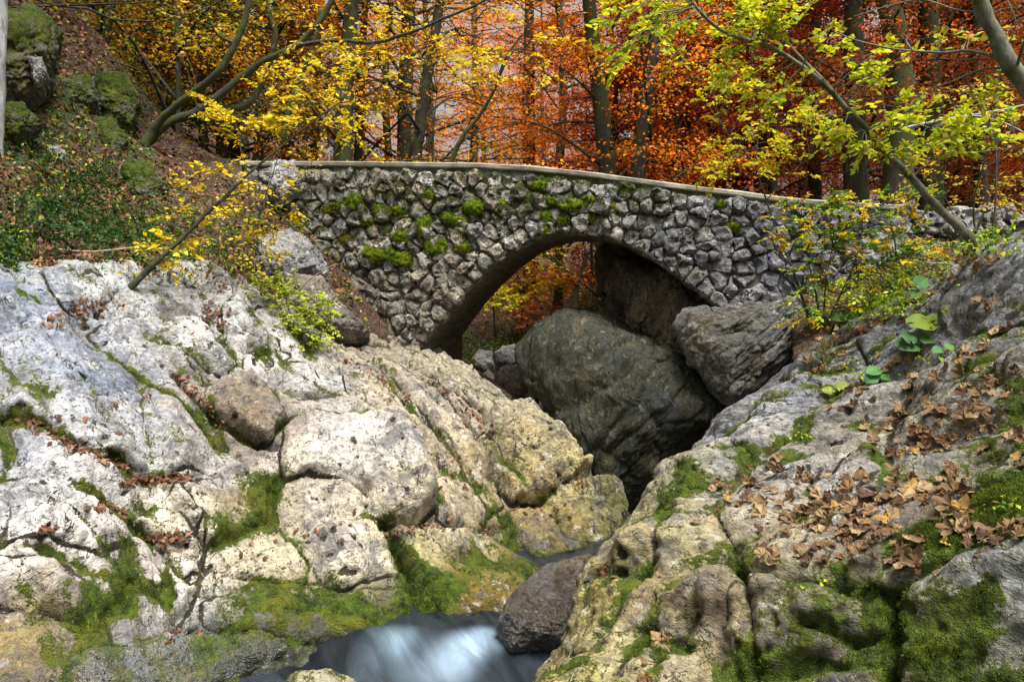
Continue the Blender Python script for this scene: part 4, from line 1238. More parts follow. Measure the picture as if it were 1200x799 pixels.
def moss_cushion(center, nrml, rx, ry, parent, seed, blades=260, T=.5, name='moss_cushion'):
    D, F = ico(4)
    n = nrm(nrml)
    u = nrm(np.cross((0, 0, 1.0), n)); v = np.cross(n, u)
    r_ = 1 + .35 * fbm(D * 1.6 + seed, 3, seed) + .10 * fbm(D * 7 + seed, 2, seed + 3)
    q = center + (D[:, :1] * rx * u + D[:, 1:2] * ry * v + D[:, 2:] * (T * min(rx, ry)) * n) * r_[:, None]
    rgl = np.random.default_rng(seed)
    pick = rgl.choice(np.where(D[:, 2] > -.2)[0], blades)
    base = q[pick]
    L = .022 + .02 * rgl.random(blades)
    dr = nrm(nrm(base - center) + .5 * rgl.normal(size=(blades, 3)))
    sd_ = nrm(np.cross(dr, rgl.normal(size=(blades, 3)))) * .006
    bv = np.stack([base - sd_, base + sd_, base + dr * L[:, None]], 1).reshape(-1, 3)
    bf = np.arange(len(bv)).reshape(-1, 3) + len(q)
    return obj(name, np.concatenate([q, bv]), np.concatenate([F, bf]), M['moss'], parent)


for k, (x, y, rx, ry) in enumerate(BMOSS):
    sz = on_face(np.array(float(x)), np.array(float(y)), .1)
    sc = 12.0 / FPX
    moss_cushion(wp(sz[0], sz[1], .09), (BN + np.array([0, 0, .35])), rx * sc * 1.15, ry * sc * 1.15, WALL_FACE, 100 + k, T=.75)

# low rubble wall that goes on from the bridge to the right edge
wall = empty('rubble_wall', P(1110, 290, 11.6))
tag(wall, 'low ruined wall of whitish rubble stones behind the shrubs, right of the bridge', 'wall')
WA = P(985, 243, 10.9); WB = P(1330, 246, 12.2)
ws = nrm((WB - WA) * (1, 1, 0)); wnr = np.array([ws[1], -ws[0], 0.0])
wl = np.linalg.norm((WB - WA)[:2])
k = 0
for row in range(4):
    s_ = .05 * row
    while s_ < wl:
        w_ = rg.uniform(.16, .36)
        hgt = rg.uniform(.17, .27)
        c0 = WA + ws * (s_ + w_ / 2) + wnr * rg.uniform(-.04, .08)
        c0[2] = WA[2] + (WB[2] - WA[2]) * s_ / wl - .12 - row * .19 + rg.uniform(-.08, .08) - (.12 if rg.random() < .2 and row == 0 else 0)
        D, F = ico(3)
        f1, f2, cid = worley(D * 1.7 + k * 3.1, 4)
        r_ = 1 + .35 * fbm(D * 1.8 + k, 3, k) + .45 * (cid - .5)
        e = np.sign(D) * np.abs(D) ** .7
        q = c0 + (e[:, :1] * w_ * .52 * ws + e[:, 1:2] * .22 * wnr + e[:, 2:] * hgt * .55 * np.array([0, 0, 1.0])) * r_[:, None]
        tn = np.array((.44, .43, .42)) * rg.uniform(.7, 1.15)
        obj('stone', q, F, M['wall_stone'], wall, {'crack': .6 * np.exp(-((f2 - f1) / .06) ** 2), 'moss': -.1 + .2 * D[:, 2] + .2 * (rg.random() - .5) * np.ones(len(D)), 'tint': np.repeat(tn[None], len(q), 0)}, smooth=False)
        s_ += w_ * .98
        k += 1
core = np.stack([WA + ws * a_ * wl + wnr * b_ + np.array([0, 0, z_]) for a_ in (0, 1) for b_ in (-.05, -.45) for z_ in (-1.0, -.08)])
core[4:, 2] += 0
obj('core', core, np.array([[0, 1, 5, 4], [2, 6, 7, 3], [1, 3, 7, 5], [0, 4, 6, 2], [0, 2, 3, 1], [4, 5, 7, 6]]), M['mortar'], wall, {'moss': np.zeros(8)})

# ------------------------------------------------------------------ leaves, branches, trees
def leaf_arrays(p, d, n, L, W, col, near=True, curl=.12):
    """many leaves as one set of faces; every leaf a small folded blade"""
    d = nrm(d); s_ = nrm(np.cross(d, n)); n = np.cross(s_, d)
    L = np.broadcast_to(np.asarray(L, float), (len(p),))[:, None]
    W = np.broadcast_to(np.asarray(W, float), (len(p),))[:, None]
    if near:
        V = np.stack([p, p + d * L * .32 + s_ * W * .48 + n * W * .10, p + d * L * .32 - s_ * W * .48 + n * W * .10, p + d * L * .68 + s_ * W * .36 - n * L * curl * .35, p + d * L * .68 - s_ * W * .36 - n * L * curl * .35, p + d * L - n * L * curl], 1)
        T = np.array([[0, 2, 1], [1, 2, 4], [1, 4, 3], [3, 4, 5]])
    else:
        V = np.stack([p, p + d * L * .45 + s_ * W * .5 + n * W * .12, p + d * L * .45 - s_ * W * .5 + n * W * .12, p + d * L - n * L * curl], 1)
        T = np.array([[0, 2, 1], [1, 2, 3]])
    k = V.shape[1]
    F = (T[None] + (np.arange(len(p)) * k)[:, None, None]).reshape(-1, 3)
    C = np.repeat(np.asarray(col, float), k, 0)
    return V.reshape(-1, 3), F, C


def ramp_cols(n, cols, rg, jit=.18):
    cols = np.array(cols, float)
    i = rg.integers(0, len(cols), n)
    j = rg.integers(0, len(cols), n)
    t = rg.random(n)[:, None]
    c = cols[i] * (1 - t) + cols[j] * t
    return np.clip(c * (1 + jit * rg.normal(size=(n, 1))), .002, .9)


class Foliage:
    def __init__(s):
        s.p, s.d, s.n, s.L, s.W, s.c = [], [], [], [], [], []

    def add(s, p, d, n, L, W, c):
        s.p.append(p); s.d.append(d); s.n.append(n); s.L.append(np.broadcast_to(L, (len(p),))); s.W.append(np.broadcast_to(W, (len(p),))); s.c.append(c)

    def arrays(s, near=True):
        return leaf_arrays(np.concatenate(s.p), np.concatenate(s.d), np.concatenate(s.n), np.concatenate(s.L), np.concatenate(s.W), np.concatenate(s.c), near)


def spray(mb, fol, a, c, rad, nl, rg, cols, L=.07, r0=.006, flat=.35, droop=.05, up=.8):
    """a twig from a to c that fans out into side twigs carrying two rows of leaves"""
    a, c = np.asarray(a, float), np.asarray(c, float)
    ax = c - a
    ln = np.linalg.norm(ax) + 1e-6
    tip = c + ax / ln * rad * .7
    mid = (a + c) / 2 + np.array([0, 0, .10 * ln]) + rg.normal(size=3) * .04 * ln
    cur = spline([a, mid, c, tip + np.array([0, 0, -droop * rad])], 14)
    mb.tube(cur, np.linspace(r0, .0018, 14), 5)
    nt = max(3, int(nl / 11))
    per = max(3, nl // nt)
    dirx = nrm(tip - a)
    for k in range(nt):
        t = rg.uniform(.45, 1.0)
        b = cur[int(t * 13)]
        ang = rg.uniform(-1.25, 1.25)
        dv = nrm(dirx * math.cos(ang) + nrm(np.cross(dirx, (0, 0, 1.0))) * math.sin(ang) + np.array([0, 0, rg.normal() * flat]))
        l_ = rad * rg.uniform(.55, 1.15)
        e = b + dv * l_ + np.array([0, 0, -droop * l_ * 2])
        tw = spline([b, (b + e) / 2 + rg.normal(size=3) * .05 * l_ + np.array([0, 0, .05 * l_]), e], 6)
        mb.tube(tw, np.linspace(.0026, .0012, 6), 4)
        tt_ = np.linspace(.15, 1, per)
        pos = np.stack([np.interp(tt_, np.linspace(0, 1, 6), tw[:, q]) for q in range(3)], -1)
        side = nrm(np.cross(dv, (0, 0, 1.0)))
        sg = np.where(np.arange(per) % 2 == 0, 1.0, -1.0)[:, None]
        ld = dv * .65 + side * sg * rg.uniform(.5, 1.1, (per, 1)) + rg.normal(size=(per, 3)) * .28
        ln_ = np.array([0, 0, up]) + rg.normal(size=(per, 3)) * .42
        sz = L * 1.12 * rg.uniform(.55, 1.2, per)
        fol.add(pos, ld, ln_, sz, sz * rg.uniform(.5, .68, per), ramp_cols(per, cols, rg))


def px_line(pts):
    return np.array([P(*p) for p in pts])


def sapling(name, label, cat, stems, clusters, cols, L, bark, seed, group=None, r0=.005, near=True, flat=.35, part='trunk'):
    """stems: list of ([(px,py,Y)...], radius at base, radius at tip); clusters: (px,py,Y,radius,n leaves)"""
    rg = np.random.default_rng(seed)
    lines = []
    base = P(*stems[0][0][0])
    root = empty(name, base)
    tag(root, label, cat, group)
    for k, (pl, ra, rb) in enumerate(stems):
        cur = spline(px_line(pl), max(12, 8 * len(pl)))
        cur = cur + .45 * ra * np.stack([fbm(cur * 2.2 + k + q * 9, 3, seed) for q in range(3)], -1)
        lines.append(cur)
        mb = MB()
        tt0 = np.linspace(0, 1, len(cur))
        mb.tube(cur, (ra + (rb - ra) * tt0) * (1 + (.55 if k == 0 else .25) * np.exp(-tt0 * 14)), 12 if ra > .04 else 8 if ra > .02 else 6, rough=.28 if ra > .02 else .15)
        o_ = mb.build(part if k == 0 else 'branch', bark, root if k == 0 else stem0)
        if k == 0: stem0 = o_
    if clusters:
        allp_ = np.concatenate(lines)
        tw, fo = MB(), Foliage()
        for cl in clusters:
            c = P(*cl[:3])
            d = np.linalg.norm(allp_ - c, axis=1) + .3 * np.maximum(0, allp_[:, 2] - c[2])
            spray(tw, fo, allp_[int(np.argmin(d))], c, cl[3], cl[4], rg, cl[5] if len(cl) > 5 else cols, L, r0, flat)
        tw.build('twigs', bark, root)
        V, F, C = fo.arrays(near)
        obj('foliage', V, F, M['leaf'], root, {'col': C}, smooth=False)
    return root


def scatter_clusters(seed, regions):
    """regions: (px0, py0, px1, py1, Y0, Y1, number of sprays, spray radius, leaves per spray)"""
    rg = np.random.default_rng(seed)
    out = []
    for x0, y0, x1, y1, Y0, Y1, n, r_, nl in regions:
        for _ in range(int(n * 1.9)):
            out.append((rg.uniform(x0, x1), rg.uniform(y0, y1), rg.uniform(Y0, Y1), r_ * rg.uniform(.7, 1.25), int(nl * 1.25 * rg.uniform(.7, 1.3))))
    return out


# --- forest behind the bridge: a few grown tree forms, copied as individuals
def forest_form(seed, H, nlimb=24, spread=3.4, low=.10, leaf=.085, per=70):
    rg = np.random.default_rng(seed)
    tr, br, fo = MB(), MB(), Foliage()
    hs = np.linspace(0, H, 16)
    bend = np.stack([.03 * H * fbm(np.stack([hs * .12, hs * 0 + seed, hs * 0], -1), 2, seed), .03 * H * fbm(np.stack([hs * .12, hs * 0 + seed + 9, hs * 0], -1), 2, seed), hs], -1)
    bend[:, :2] -= bend[0, :2]
    tr.tube(np.concatenate([[[0, 0, -.8]], bend]), np.concatenate([[.20], .17 * (1 - hs / H) ** .75 + .012]), 10, rough=.10, seed=seed)
    for k in range(nlimb):
        h = H * (low + (1 - low) * (k + rg.random()) / nlimb * .96)
        b = np.array([np.interp(h, hs, bend[:, q]) for q in range(3)])
        az = k * 2.4 + rg.uniform(-.5, .5)
        l_ = spread * (1 - .55 * (h / H)) * rg.uniform(.6, 1.15)
        o = np.array([math.cos(az), math.sin(az), 0])
        e = b + o * l_ + np.array([0, 0, l_ * rg.uniform(.05, .55)])
        mid = (b + e) / 2 + np.array([0, 0, .13 * l_]) + rg.normal(size=3) * .08 * l_
        cur = spline([b, mid, e], 9)
        br.tube(cur, np.linspace(.045 * (1 - .5 * h / H), .008, 9), 5)
        for m_ in range(8):
            t = rg.uniform(.22, 1.0)
            q0 = cur[int(t * 8)]
            a2 = az + rg.normal() * .9
            l2 = l_ * rg.uniform(.22, .5) + .2
            o2 = np.array([math.cos(a2), math.sin(a2), rg.normal() * .18 + .05])
            e2 = q0 + o2 * l2
            br.tube(np.stack([q0, (q0 + e2) / 2 + rg.normal(size=3) * .06, e2]), [.016, .011, .006], 4)
            t2 = rg.random(per) ** .7
            pos = q0 + o2 * l2 * t2[:, None] + rg.normal(size=(per, 3)) * np.array([.26, .26, .10]) * (.5 + .5 * l2)
            dd = o2 + rg.normal(size=(per, 3)) * .7
            nn_ = np.array([0, 0, .9]) + rg.normal(size=(per, 3)) * .55
            sz = leaf * rg.uniform(.6, 1.25, per)
            shade = np.clip(rg.normal(.9, .22, (per, 1)), .3, 1.5) * np.clip(1 + .25 * rg.normal(), .5, 1.5)
            hue = np.concatenate([np.ones((per, 1)), np.clip(1 + .28 * rg.normal(size=(per, 1)), .4, 2), np.clip(1 + .2 * rg.normal(size=(per, 1)), .4, 2)], 1)
            fo.add(pos, dd, nn_, sz, sz * .66, shade * hue)
    V, F, C = fo.arrays(False)
    return dict(trunk=tr.mesh('trunk', M['bark']), branches=br.mesh('branches', M['bark']), crown=mesh_np('crown', V, F, M['leaf_far'], {'col': C}, smooth=False), H=H)


FORMS = [forest_form(300 + k, H) for k, H in enumerate((13, 15, 12, 16, 14, 11))] + [forest_form(320 + k, H, 20, 2.8, .04, .085, 84) for k, H in enumerate((6.5, 7.5))]
ORANGE, RED, GOLD, RUST, OLIVE, AMBER = (.72, .195, .008, 1), (.40, .070, .008, 1), (.68, .38, .012, 1), (.30, .085, .010, 1), (.20, .165, .012, 1), (.74, .28, .010, 1)


def forest_tree(x, y, form, color, label, rot=0.0, scale=1.0, trunk_px=None, tr_r=None, group='beech trees of the autumn wood behind the bridge', bark='bark', bare=False):
    f = FORMS[form]
    z = float(floor_z(np.array([x]), np.array([y]))[0])
    root = empty('beech_tree', (x, y, z - .05))
    tag(root, label, 'tree', group)
    parts = ['branches', 'crown']
    if trunk_px is None:
        parts.insert(0, 'trunk')
    else:
        cur = spline(px_line(trunk_px), 40)
        foot = np.array([cur[0, 0], cur[0, 1], z - .4])
        top = cur[-1] + (cur[-1] - cur[-6]) * 4
        cur = spline(np.concatenate([[foot], cur[::5], cur[-1:], [top]]), 44)
        mb = MB()
        mb.tube(cur, tr_r * np.linspace(1.12, .72, 44), 12, rough=.12, seed=x)
        mb.build('trunk', M[bark], root)
    for p_ in parts:
        if bare and p_ == 'crown': continue
        o = bpy.data.objects.new(p_, f[p_])
        COL.objects.link(o)
        o.parent = root
        o.rotation_euler = (0, 0, rot)
        o.scale = (scale, scale, scale)
        o.color = color
    return root


# trunks that stand out above the parapet, from left to right
def tx(px, Y): return (px - 600) / FPX * Y
NAMED = [
    ([(402, 195, 17), (405, 100, 17), (413, 0, 17)], .19, 0, GOLD, 'dark mossy trunk rising left of the parapet middle, golden leaves', 'bark_mossy'),
    ([(420, 195, 19), (423, 100, 19), (428, 0, 19)], .10, 2, AMBER, 'thinner trunk close behind the dark mossy left trunk', 'bark_mossy'),
    ([(487, 195, 18), (497, 110, 18), (508, 50, 18), (516, 0, 18)], .13, 4, ORANGE, 'straight dark trunk against the white sky gap', 'bark'),
    ([(712, 205, 17), (706, 140, 17), (697, 70, 17), (690, 0, 17)], .18, 1, ORANGE, 'thick dark trunk leaning left above the arch, orange crown', 'bark_mossy'),
    ([(748, 212, 16), (757, 120, 16), (768, 40, 16), (768, 0, 16)], .14, 3, AMBER, 'dark trunk just right of the thick leaning one', 'bark'),
    ([(1003, 238, 17), (1001, 120, 17), (1000, 0, 17)], .24, 0, RED, 'left dark trunk of the group behind the right parapet end', 'bark'),
    ([(1050, 238, 16), (1055, 140, 16), (1052, 60, 16), (1040, 0, 16)], .27, 3, RUST, 'heavy mossy trunk in the middle of the right trunk group', 'bark_mossy'),
    ([(1090, 240, 18), (1092, 120, 18), (1086, 0, 18)], .25, 5, RUST, 'right mossy trunk of the group behind the right parapet end', 'bark_mossy'),
    ([(207, 200, 14.5), (209, 100, 14.5), (207, 0, 14.5)], .05, 2, OLIVE, 'slim dark trunk crossing the leaning mossy tree', 'bark'),
    ([(150, 90, 20), (170, 45, 20), (188, -5, 20)], .16, 4, OLIVE, 'leaning grey trunk on the skyline of the left hillside', 'bark'),
    ([(262, 190, 20), (262, 90, 20), (268, 0, 20)], .17, 5, RUST, 'dark trunk behind the leaning mossy tree', 'bark'),
    ([(335, 195, 22), (338, 90, 22), (345, 0, 22)], .11, 3, GOLD, 'slender trunk behind left end of parapet', 'bark'),
    ([(555, 195, 26), (557, 120, 26), (556, 40, 26)], .13, 1, ORANGE, 'distant trunk in the orange middle of wood', 'bark'),
    ([(618, 200, 27), (616, 120, 27), (618, 30, 27)], .14, 0, ORANGE, 'distant trunk left of the thick leaning trunk', 'bark'),
    ([(845, 226, 24), (842, 120, 24), (846, 20, 24)], .15, 2, RED, 'distant trunk in the dark red part of wood', 'bark'),
    ([(118, 70, 18), (126, 30, 18), (132, -10, 18)], .11, 2, OLIVE, 'slim dark trunk above the mossy boulders of left hillside', 'bark'),
    ([(238, 150, 19), (236, 80, 19), (242, -5, 19)], .10, 4, OLIVE, 'dark trunk right of the slim trunk crossing the leaning tree', 'bark'),
    ([(303, 190, 19), (310, 90, 19), (322, -5, 19)], .12, 5, GOLD, 'dark slanting trunk behind the upper stems of leaning tree', 'bark'),
    ([(368, 195, 23), (372, 90, 23), (372, -5, 23)], .12, 1, AMBER, 'straight far trunk just left of the dark mossy trunk', 'bark'),
    ([(455, 195, 24), (452, 90, 24), (458, -5, 24)], .11, 3, AMBER, 'far trunk between the mossy pair and the straight dark trunk', 'bark'),
    ([(655, 202, 23), (660, 110, 23), (655, 0, 23)], .12, 2, ORANGE, 'slim dark trunk left of the thick leaning trunk', 'bark'),
    ([(800, 220, 21), (806, 110, 21), (803, 0, 21)], .12, 5, ORANGE, 'slim dark trunk right of the two above the arch', 'bark'),
    ([(872, 228, 21), (870, 110, 21), (876, 0, 21)], .13, 0, RED, 'dark trunk left of the yellow sapling at the parapet', 'bark'),
    ([(955, 235, 20), (951, 110, 20), (958, 0, 20)], .15, 1, RED, 'dark trunk just left of the right trunk group', 'bark'),
    ([(1150, 240, 19), (1146, 110, 19), (1140, 0, 19)], .14, 4, RUST, 'dark trunk behind the grey-green trunk at the right', 'bark'),
    ([(905, 232, 26), (908, 120, 26), (902, 20, 26)], .15, 4, RED, 'distant trunk behind the yellow sapling at the parapet', 'bark'),
]
for k, (tp, r_, fm, colr, lab, bk) in enumerate(NAMED):
    p0 = P(*tp[0])
    forest_tree(p0[0], p0[1], fm, colr, lab, rot=k * 1.3, trunk_px=tp, tr_r=r_, bark=bk, bare=(k in (2, 12, 18, 19, 20)), scale=.95)
rgf = np.random.default_rng(77)
FAR = []
for Y0, Y1, n in ((20, 26, 9), (27, 36, 15), (37, 50, 18), (52, 75, 22)):
    for k in range(n):
        px = -90 + (k + rgf.uniform(.1, .9)) * 1380 / n
        Y = rgf.uniform(Y0, Y1)
        FAR.append((px, Y))
NEARBY = [(120, 'above the left hillside'), (300, 'behind the leaning mossy tree'), (400, 'behind left end of the parapet'), (480, 'near the white sky gap'), (580, 'right of the white sky gap'), (660, 'left of the thick leaning trunk'), (780, 'between the two dark trunks above the arch'), (880, 'right of the two dark trunks above the arch'), (980, 'behind the yellow sapling at right parapet'), (1100, 'behind the right trunk group'), (9999, 'at the right edge of the wood')]
DEPTH = [(26, 'close'), (36, 'middle-distance'), (50, 'far'), (999, 'farthest')]
for k, (px, Y) in enumerate(FAR):
    if (350 < px < 590 and rgf.random() < .42) or rgf.random() < .15:
        continue
    x = tx(px, Y)
    if abs(x - (-.1 + .03 * (Y - 14))) < 1.6 and Y < 26:
        continue
    colr = OLIVE if px < 170 and rgf.random() < .7 else GOLD if px < 380 and rgf.random() < .5 else AMBER if px < 560 and rgf.random() < .5 else ORANGE if px < 800 or rgf.random() < .25 else RED if rgf.random() < .6 else RUST
    forest_tree(x, Y, int(rgf.integers(0, 6)), colr, '%s beech with %s leaves %s' % (next(w for d, w in DEPTH if Y <= d), {OLIVE: 'olive', GOLD: 'golden', AMBER: 'amber', ORANGE: 'orange', RED: 'dark red', RUST: 'rusty'}[colr], next(w for d, w in NEARBY if px < d)), rot=rgf.uniform(0, 6.3), scale=rgf.uniform(.9, 1.35))

# young beeches with branches down to the ground fill the wood between the trunks
for k in range(20):
    px = (rgf.uniform(560, 1270) if k < 14 else rgf.uniform(20, 360))
    Y = rgf.uniform(19, 34)
    x = tx(px, Y)
    if abs(x - (-.1 + .03 * (Y - 14))) < 2.2: x += 3.5
    px = 600 + x / Y * FPX
    colr = GOLD if px < 380 and k % 2 else OLIVE if px < 380 else (RED, RUST, ORANGE)[k % 3]
    forest_tree(x, Y, 6 + k % 2, colr, 'young %s beech with %s leaves %s' % ('low' if k % 2 else 'bushy', {OLIVE: 'olive', GOLD: 'golden', ORANGE: 'orange', RED: 'dark red', RUST: 'rusty'}[colr], next(w for d, w in NEARBY if px < d)), rot=rgf.uniform(0, 6.3), scale=rgf.uniform(.8, 1.2))

# two beeches added on the left slope beside the frame, to shade the hillside
for k, (x, y, z, fm, lab) in enumerate([(-8.2, 9.5, 5.4, 1, 'golden shade beech added on left slope beside the pale grey trunk, mostly out of view'), (-10.2, 12.5, 7.6, 3, 'golden shade beech added above the large mossy boulder, mostly out of view')]):
    root = tag(empty('beech_tree', (x, y, z)), lab, 'tree', 'shade beeches added on the left slope')
    for p_ in ('trunk', 'branches', 'crown'):
        o = link(p_, FORMS[fm][p_], root)
        o.color = GOLD
        o.rotation_euler = (0, 0, 1.7 * k + .4)

# ------------------------------------------------------------------ nearer trees and saplings
YEL_ = [(.72, .50, .008), (.66, .40, .008), (.60, .50, .010), (.48, .42, .012)]
YGR = [(.40, .45, .010), (.56, .50, .010), (.28, .38, .010), (.66, .49, .010), (.48, .49, .012)]
LIM = [(.30, .43, .012), (.44, .50, .012), (.21, .34, .010), (.52, .49, .012)]
AUT = [(.60, .34, .02), (.66, .44, .03), (.50, .24, .02), (.45, .40, .03), (.25, .30, .02)]
GRN = [(.05, .12, .012), (.10, .20, .02), (.16, .26, .025), (.07, .16, .03)]

sapling('mossy_tree', 'mossy tree leaning right from the left hillside with several curved stems', 'tree',
        [([(168, 172, 12.6), (185, 145, 12.6), (215, 118, 12.5), (255, 85, 12.4), (276, 52, 12.4), (289, 18, 12.4), (293, -30, 12.4)], .065, .04),
         ([(172, 168, 12.7), (200, 142, 12.8), (235, 128, 12.9), (300, 78, 13.0), (345, 55, 13.0), (376, 24, 13.0), (398, -20, 13.0)], .072, .042),
         ([(232, 128, 12.9), (268, 128, 13.1), (295, 118, 13.2), (312, 82, 13.3), (322, 45, 13.3), (314, 10, 13.3), (318, -25, 13.3)], .06, .04),
         ([(330, 165, 13.6), (342, 120, 13.6), (352, 90, 13.6), (368, 50, 13.6), (376, 10, 13.6)], .05, .03),
         ([(345, 55, 13.0), (375, 50, 12.6), (405, 48, 12.2), (440, 50, 11.8), (478, 40, 11.4), (520, 22, 11.2), (560, 5, 11.0), (590, -15, 10.8)], .035, .012),
         ([(276, 52, 12.4), (255, 40, 12.2), (240, 15, 12)], .025, .01),
         ([(312, 82, 13.3), (335, 78, 13.0), (350, 60, 12.9)], .02, .008)],
        scatter_clusters(41, [(240, 0, 400, 60, 12.0, 13.4, 5, .45, 22), (150, 0, 260, 60, 12.5, 14, 4, .45, 20), (340, 60, 440, 150, 11.2, 12.8, 5, .38, 22)]), YEL_ + AUT, .075, M['bark_mossy'], 51, r0=.008)

sapling('yellow_sapling', 'thin sapling with bright yellow leaves leaning over left rock face', 'sapling',
        [([(150, 340, 8.6), (185, 305, 8.7), (225, 268, 8.8), (262, 232, 8.9), (290, 205, 9.0), (320, 180, 9.1), (370, 140, 9.2), (402, 118, 9.3)], .030, .007),
         ([(262, 232, 8.9), (290, 225, 9.0), (330, 222, 9.2)], .009, .003), ([(290, 205, 9.0), (282, 165, 9.1), (300, 125, 9.2)], .009, .003), ([(225, 268, 8.8), (190, 262, 8.7), (170, 270, 8.6)], .007, .003),
         ([(185, 305, 8.7), (215, 300, 8.7), (245, 310, 8.8)], .007, .003)],
        scatter_clusters(42, [(240, 125, 330, 160, 8.9, 9.3, 9, .28, 26), (205, 195, 300, 225, 8.8, 9.1, 6, .26, 18), (200, 225, 290, 290, 8.7, 9.1, 6, .24, 16), (300, 90, 420, 150, 9.1, 9.6, 12, .3, 26), (140, 275, 230, 320, 8.5, 8.9, 6, .2, 16), (290, 215, 350, 270, 9.0, 9.4, 5, .22, 14)]),
        YEL_, .062, M['bark'], 52)

sapling('yellow_sapling', 'slender curved sapling with yellow leaves in front of the white sky gap', 'sapling',
        [([(522, 205, 13.9), (540, 165, 13.8), (562, 135, 13.7), (580, 105, 13.6), (592, 70, 13.5), (612, 40, 13.4)], .045, .012),
         ([(540, 165, 13.8), (575, 150, 13.6), (605, 145, 13.5)], .014, .005), ([(580, 105, 13.6), (600, 62, 13.4), (625, 60, 13.2)], .014, .005), ([(507, 200, 13.8), (508, 150, 13.7), (512, 110, 13.6)], .02, .008)],
        scatter_clusters(43, [(400, 40, 470, 100, 11.0, 12.6, 8, .34, 24), (470, 50, 640, 100, 11.5, 13.2, 9, .34, 24), (410, 110, 470, 160, 11.5, 12.6, 3, .3, 18), (560, 20, 670, 80, 11.5, 13, 6, .34, 24), (400, 0, 480, 40, 11, 12.5, 3, .32, 20)]),
        YEL_ + [(.62, .30, .02)], .072, M['bark'], 53)

sapling('leaning_sapling', 'green-barked sapling leaning left over right end of bridge with lime leaves', 'sapling',
        [([(1152, 300, 7.2), (1130, 272, 7.2), (1100, 244, 7.15), (1068, 208, 7.1), (1040, 180, 7.0), (1012, 148, 6.95), (992, 128, 6.9), (960, 95, 6.8), (905, 57, 6.7), (850, 38, 6.6), (818, 10, 6.5), (800, -20, 6.5)], .040, .010),
         ([(992, 128, 6.9), (968, 98, 6.9), (940, 70, 6.9), (912, 38, 6.9), (895, 12, 6.9), (885, -15, 6.9)], .018, .006),
         ([(1040, 180, 7.0), (1030, 165, 7.0), (1024, 158, 6.95), (1010, 152, 6.9)], .008, .004),
         ([(1068, 208, 7.1), (1100, 185, 7.0), (1150, 178, 6.9), (1200, 172, 6.8)], .010, .004),
         ([(1012, 148, 6.95), (1050, 140, 6.9), (1090, 150, 6.8)], .010, .004)],
        scatter_clusters(44, [(725, 0, 800, 60, 6.2, 6.7, 9, .22, 24), (800, 0, 900, 40, 6.3, 6.9, 9, .22, 26), (850, 20, 960, 90, 6.5, 7.0, 12, .22, 26), (960, 55, 1045, 100, 6.6, 7.0, 6, .2, 22), (980, 130, 1060, 175, 6.7, 7.1, 9, .2, 26), (1040, 140, 1130, 185, 6.6, 7.0, 10, .2, 26), (1110, 135, 1190, 180, 6.5, 7.0, 8, .2, 22), (890, 90, 970, 140, 6.6, 7.0, 6, .2, 20)]),
        LIM + YGR, .058, M['bark_green'], 54)

sapling('yellow_sapling', 'small bushy sapling with yellow leaves growing up past right parapet', 'sapling',
        [([(948, 372, 9.4), (930, 320, 9.4), (912, 275, 9.5), (898, 235, 9.5), (887, 195, 9.5), (890, 150, 9.6), (900, 110, 9.6)], .016, .004), ([(887, 195, 9.5), (860, 165, 9.4), (845, 150, 9.4)], .007, .003), ([(898, 235, 9.5), (930, 200, 9.4), (950, 185, 9.4)], .007, .003)],
        scatter_clusters(45, [(832, 130, 960, 205, 9.2, 9.8, 24, .24, 24), (830, 80, 900, 130, 9.3, 9.8, 8, .25, 24)]), YGR + YEL_, .055, M['bark'], 55)

sapling('shrub', 'leafy green and yellow shrub in front of right end of the bridge', 'shrub',
        [([(962, 384, 8.9), (955, 340, 8.9), (946, 300, 8.9), (940, 255, 9.0)], .014, .004), ([(966, 384, 8.9), (985, 345, 8.8), (1004, 300, 8.8), (1012, 255, 8.8)], .012, .004), ([(964, 384, 8.9), (968, 330, 8.7), (975, 290, 8.7)], .010, .004), ([(985, 345, 8.8), (1020, 320, 8.7), (1050, 300, 8.7)], .008, .003), ([(960, 384, 8.9), (930, 340, 8.9), (918, 300, 8.9)], .010, .004)],
        [c + (([GRN, YEL_, LIM, AUT, GRN][i % 5]),) for i, c in enumerate(scatter_clusters(46, [(915, 235, 1000, 300, 8.6, 9.2, 24, .2, 26), (985, 225, 1090, 300, 8.4, 9.0, 30, .2, 26), (925, 300, 1060, 375, 8.4, 9.0, 36, .18, 24), (1040, 285, 1110, 335, 8.2, 8.8, 14, .18, 22)]))], GRN, .046, M['bark'], 56)

sapling('shrub', 'orange and green thicket along the rubble wall at the right', 'shrub',
        [([(1130, 300, 9.0), (1120, 260, 9.1), (1105, 225, 9.2)], .010, .004), ([(1132, 300, 9.0), (1150, 255, 9.0), (1165, 215, 9.1), (1172, 170, 9.2)], .016, .006), ([(1160, 300, 8.5), (1166, 240, 8.5), (1168, 160, 8.6), (1170, 80, 8.7), (1172, 10, 8.8)], .012, .006)],
        scatter_clusters(47, [(1080, 110, 1200, 180, 8.8, 9.8, 10, .25, 16), (1110, 200, 1200, 250, 8.5, 9.3, 8, .22, 14), (1050, 190, 1110, 240, 8.8, 9.5, 6, .2, 14)]), AUT, .05, M['bark'], 57)

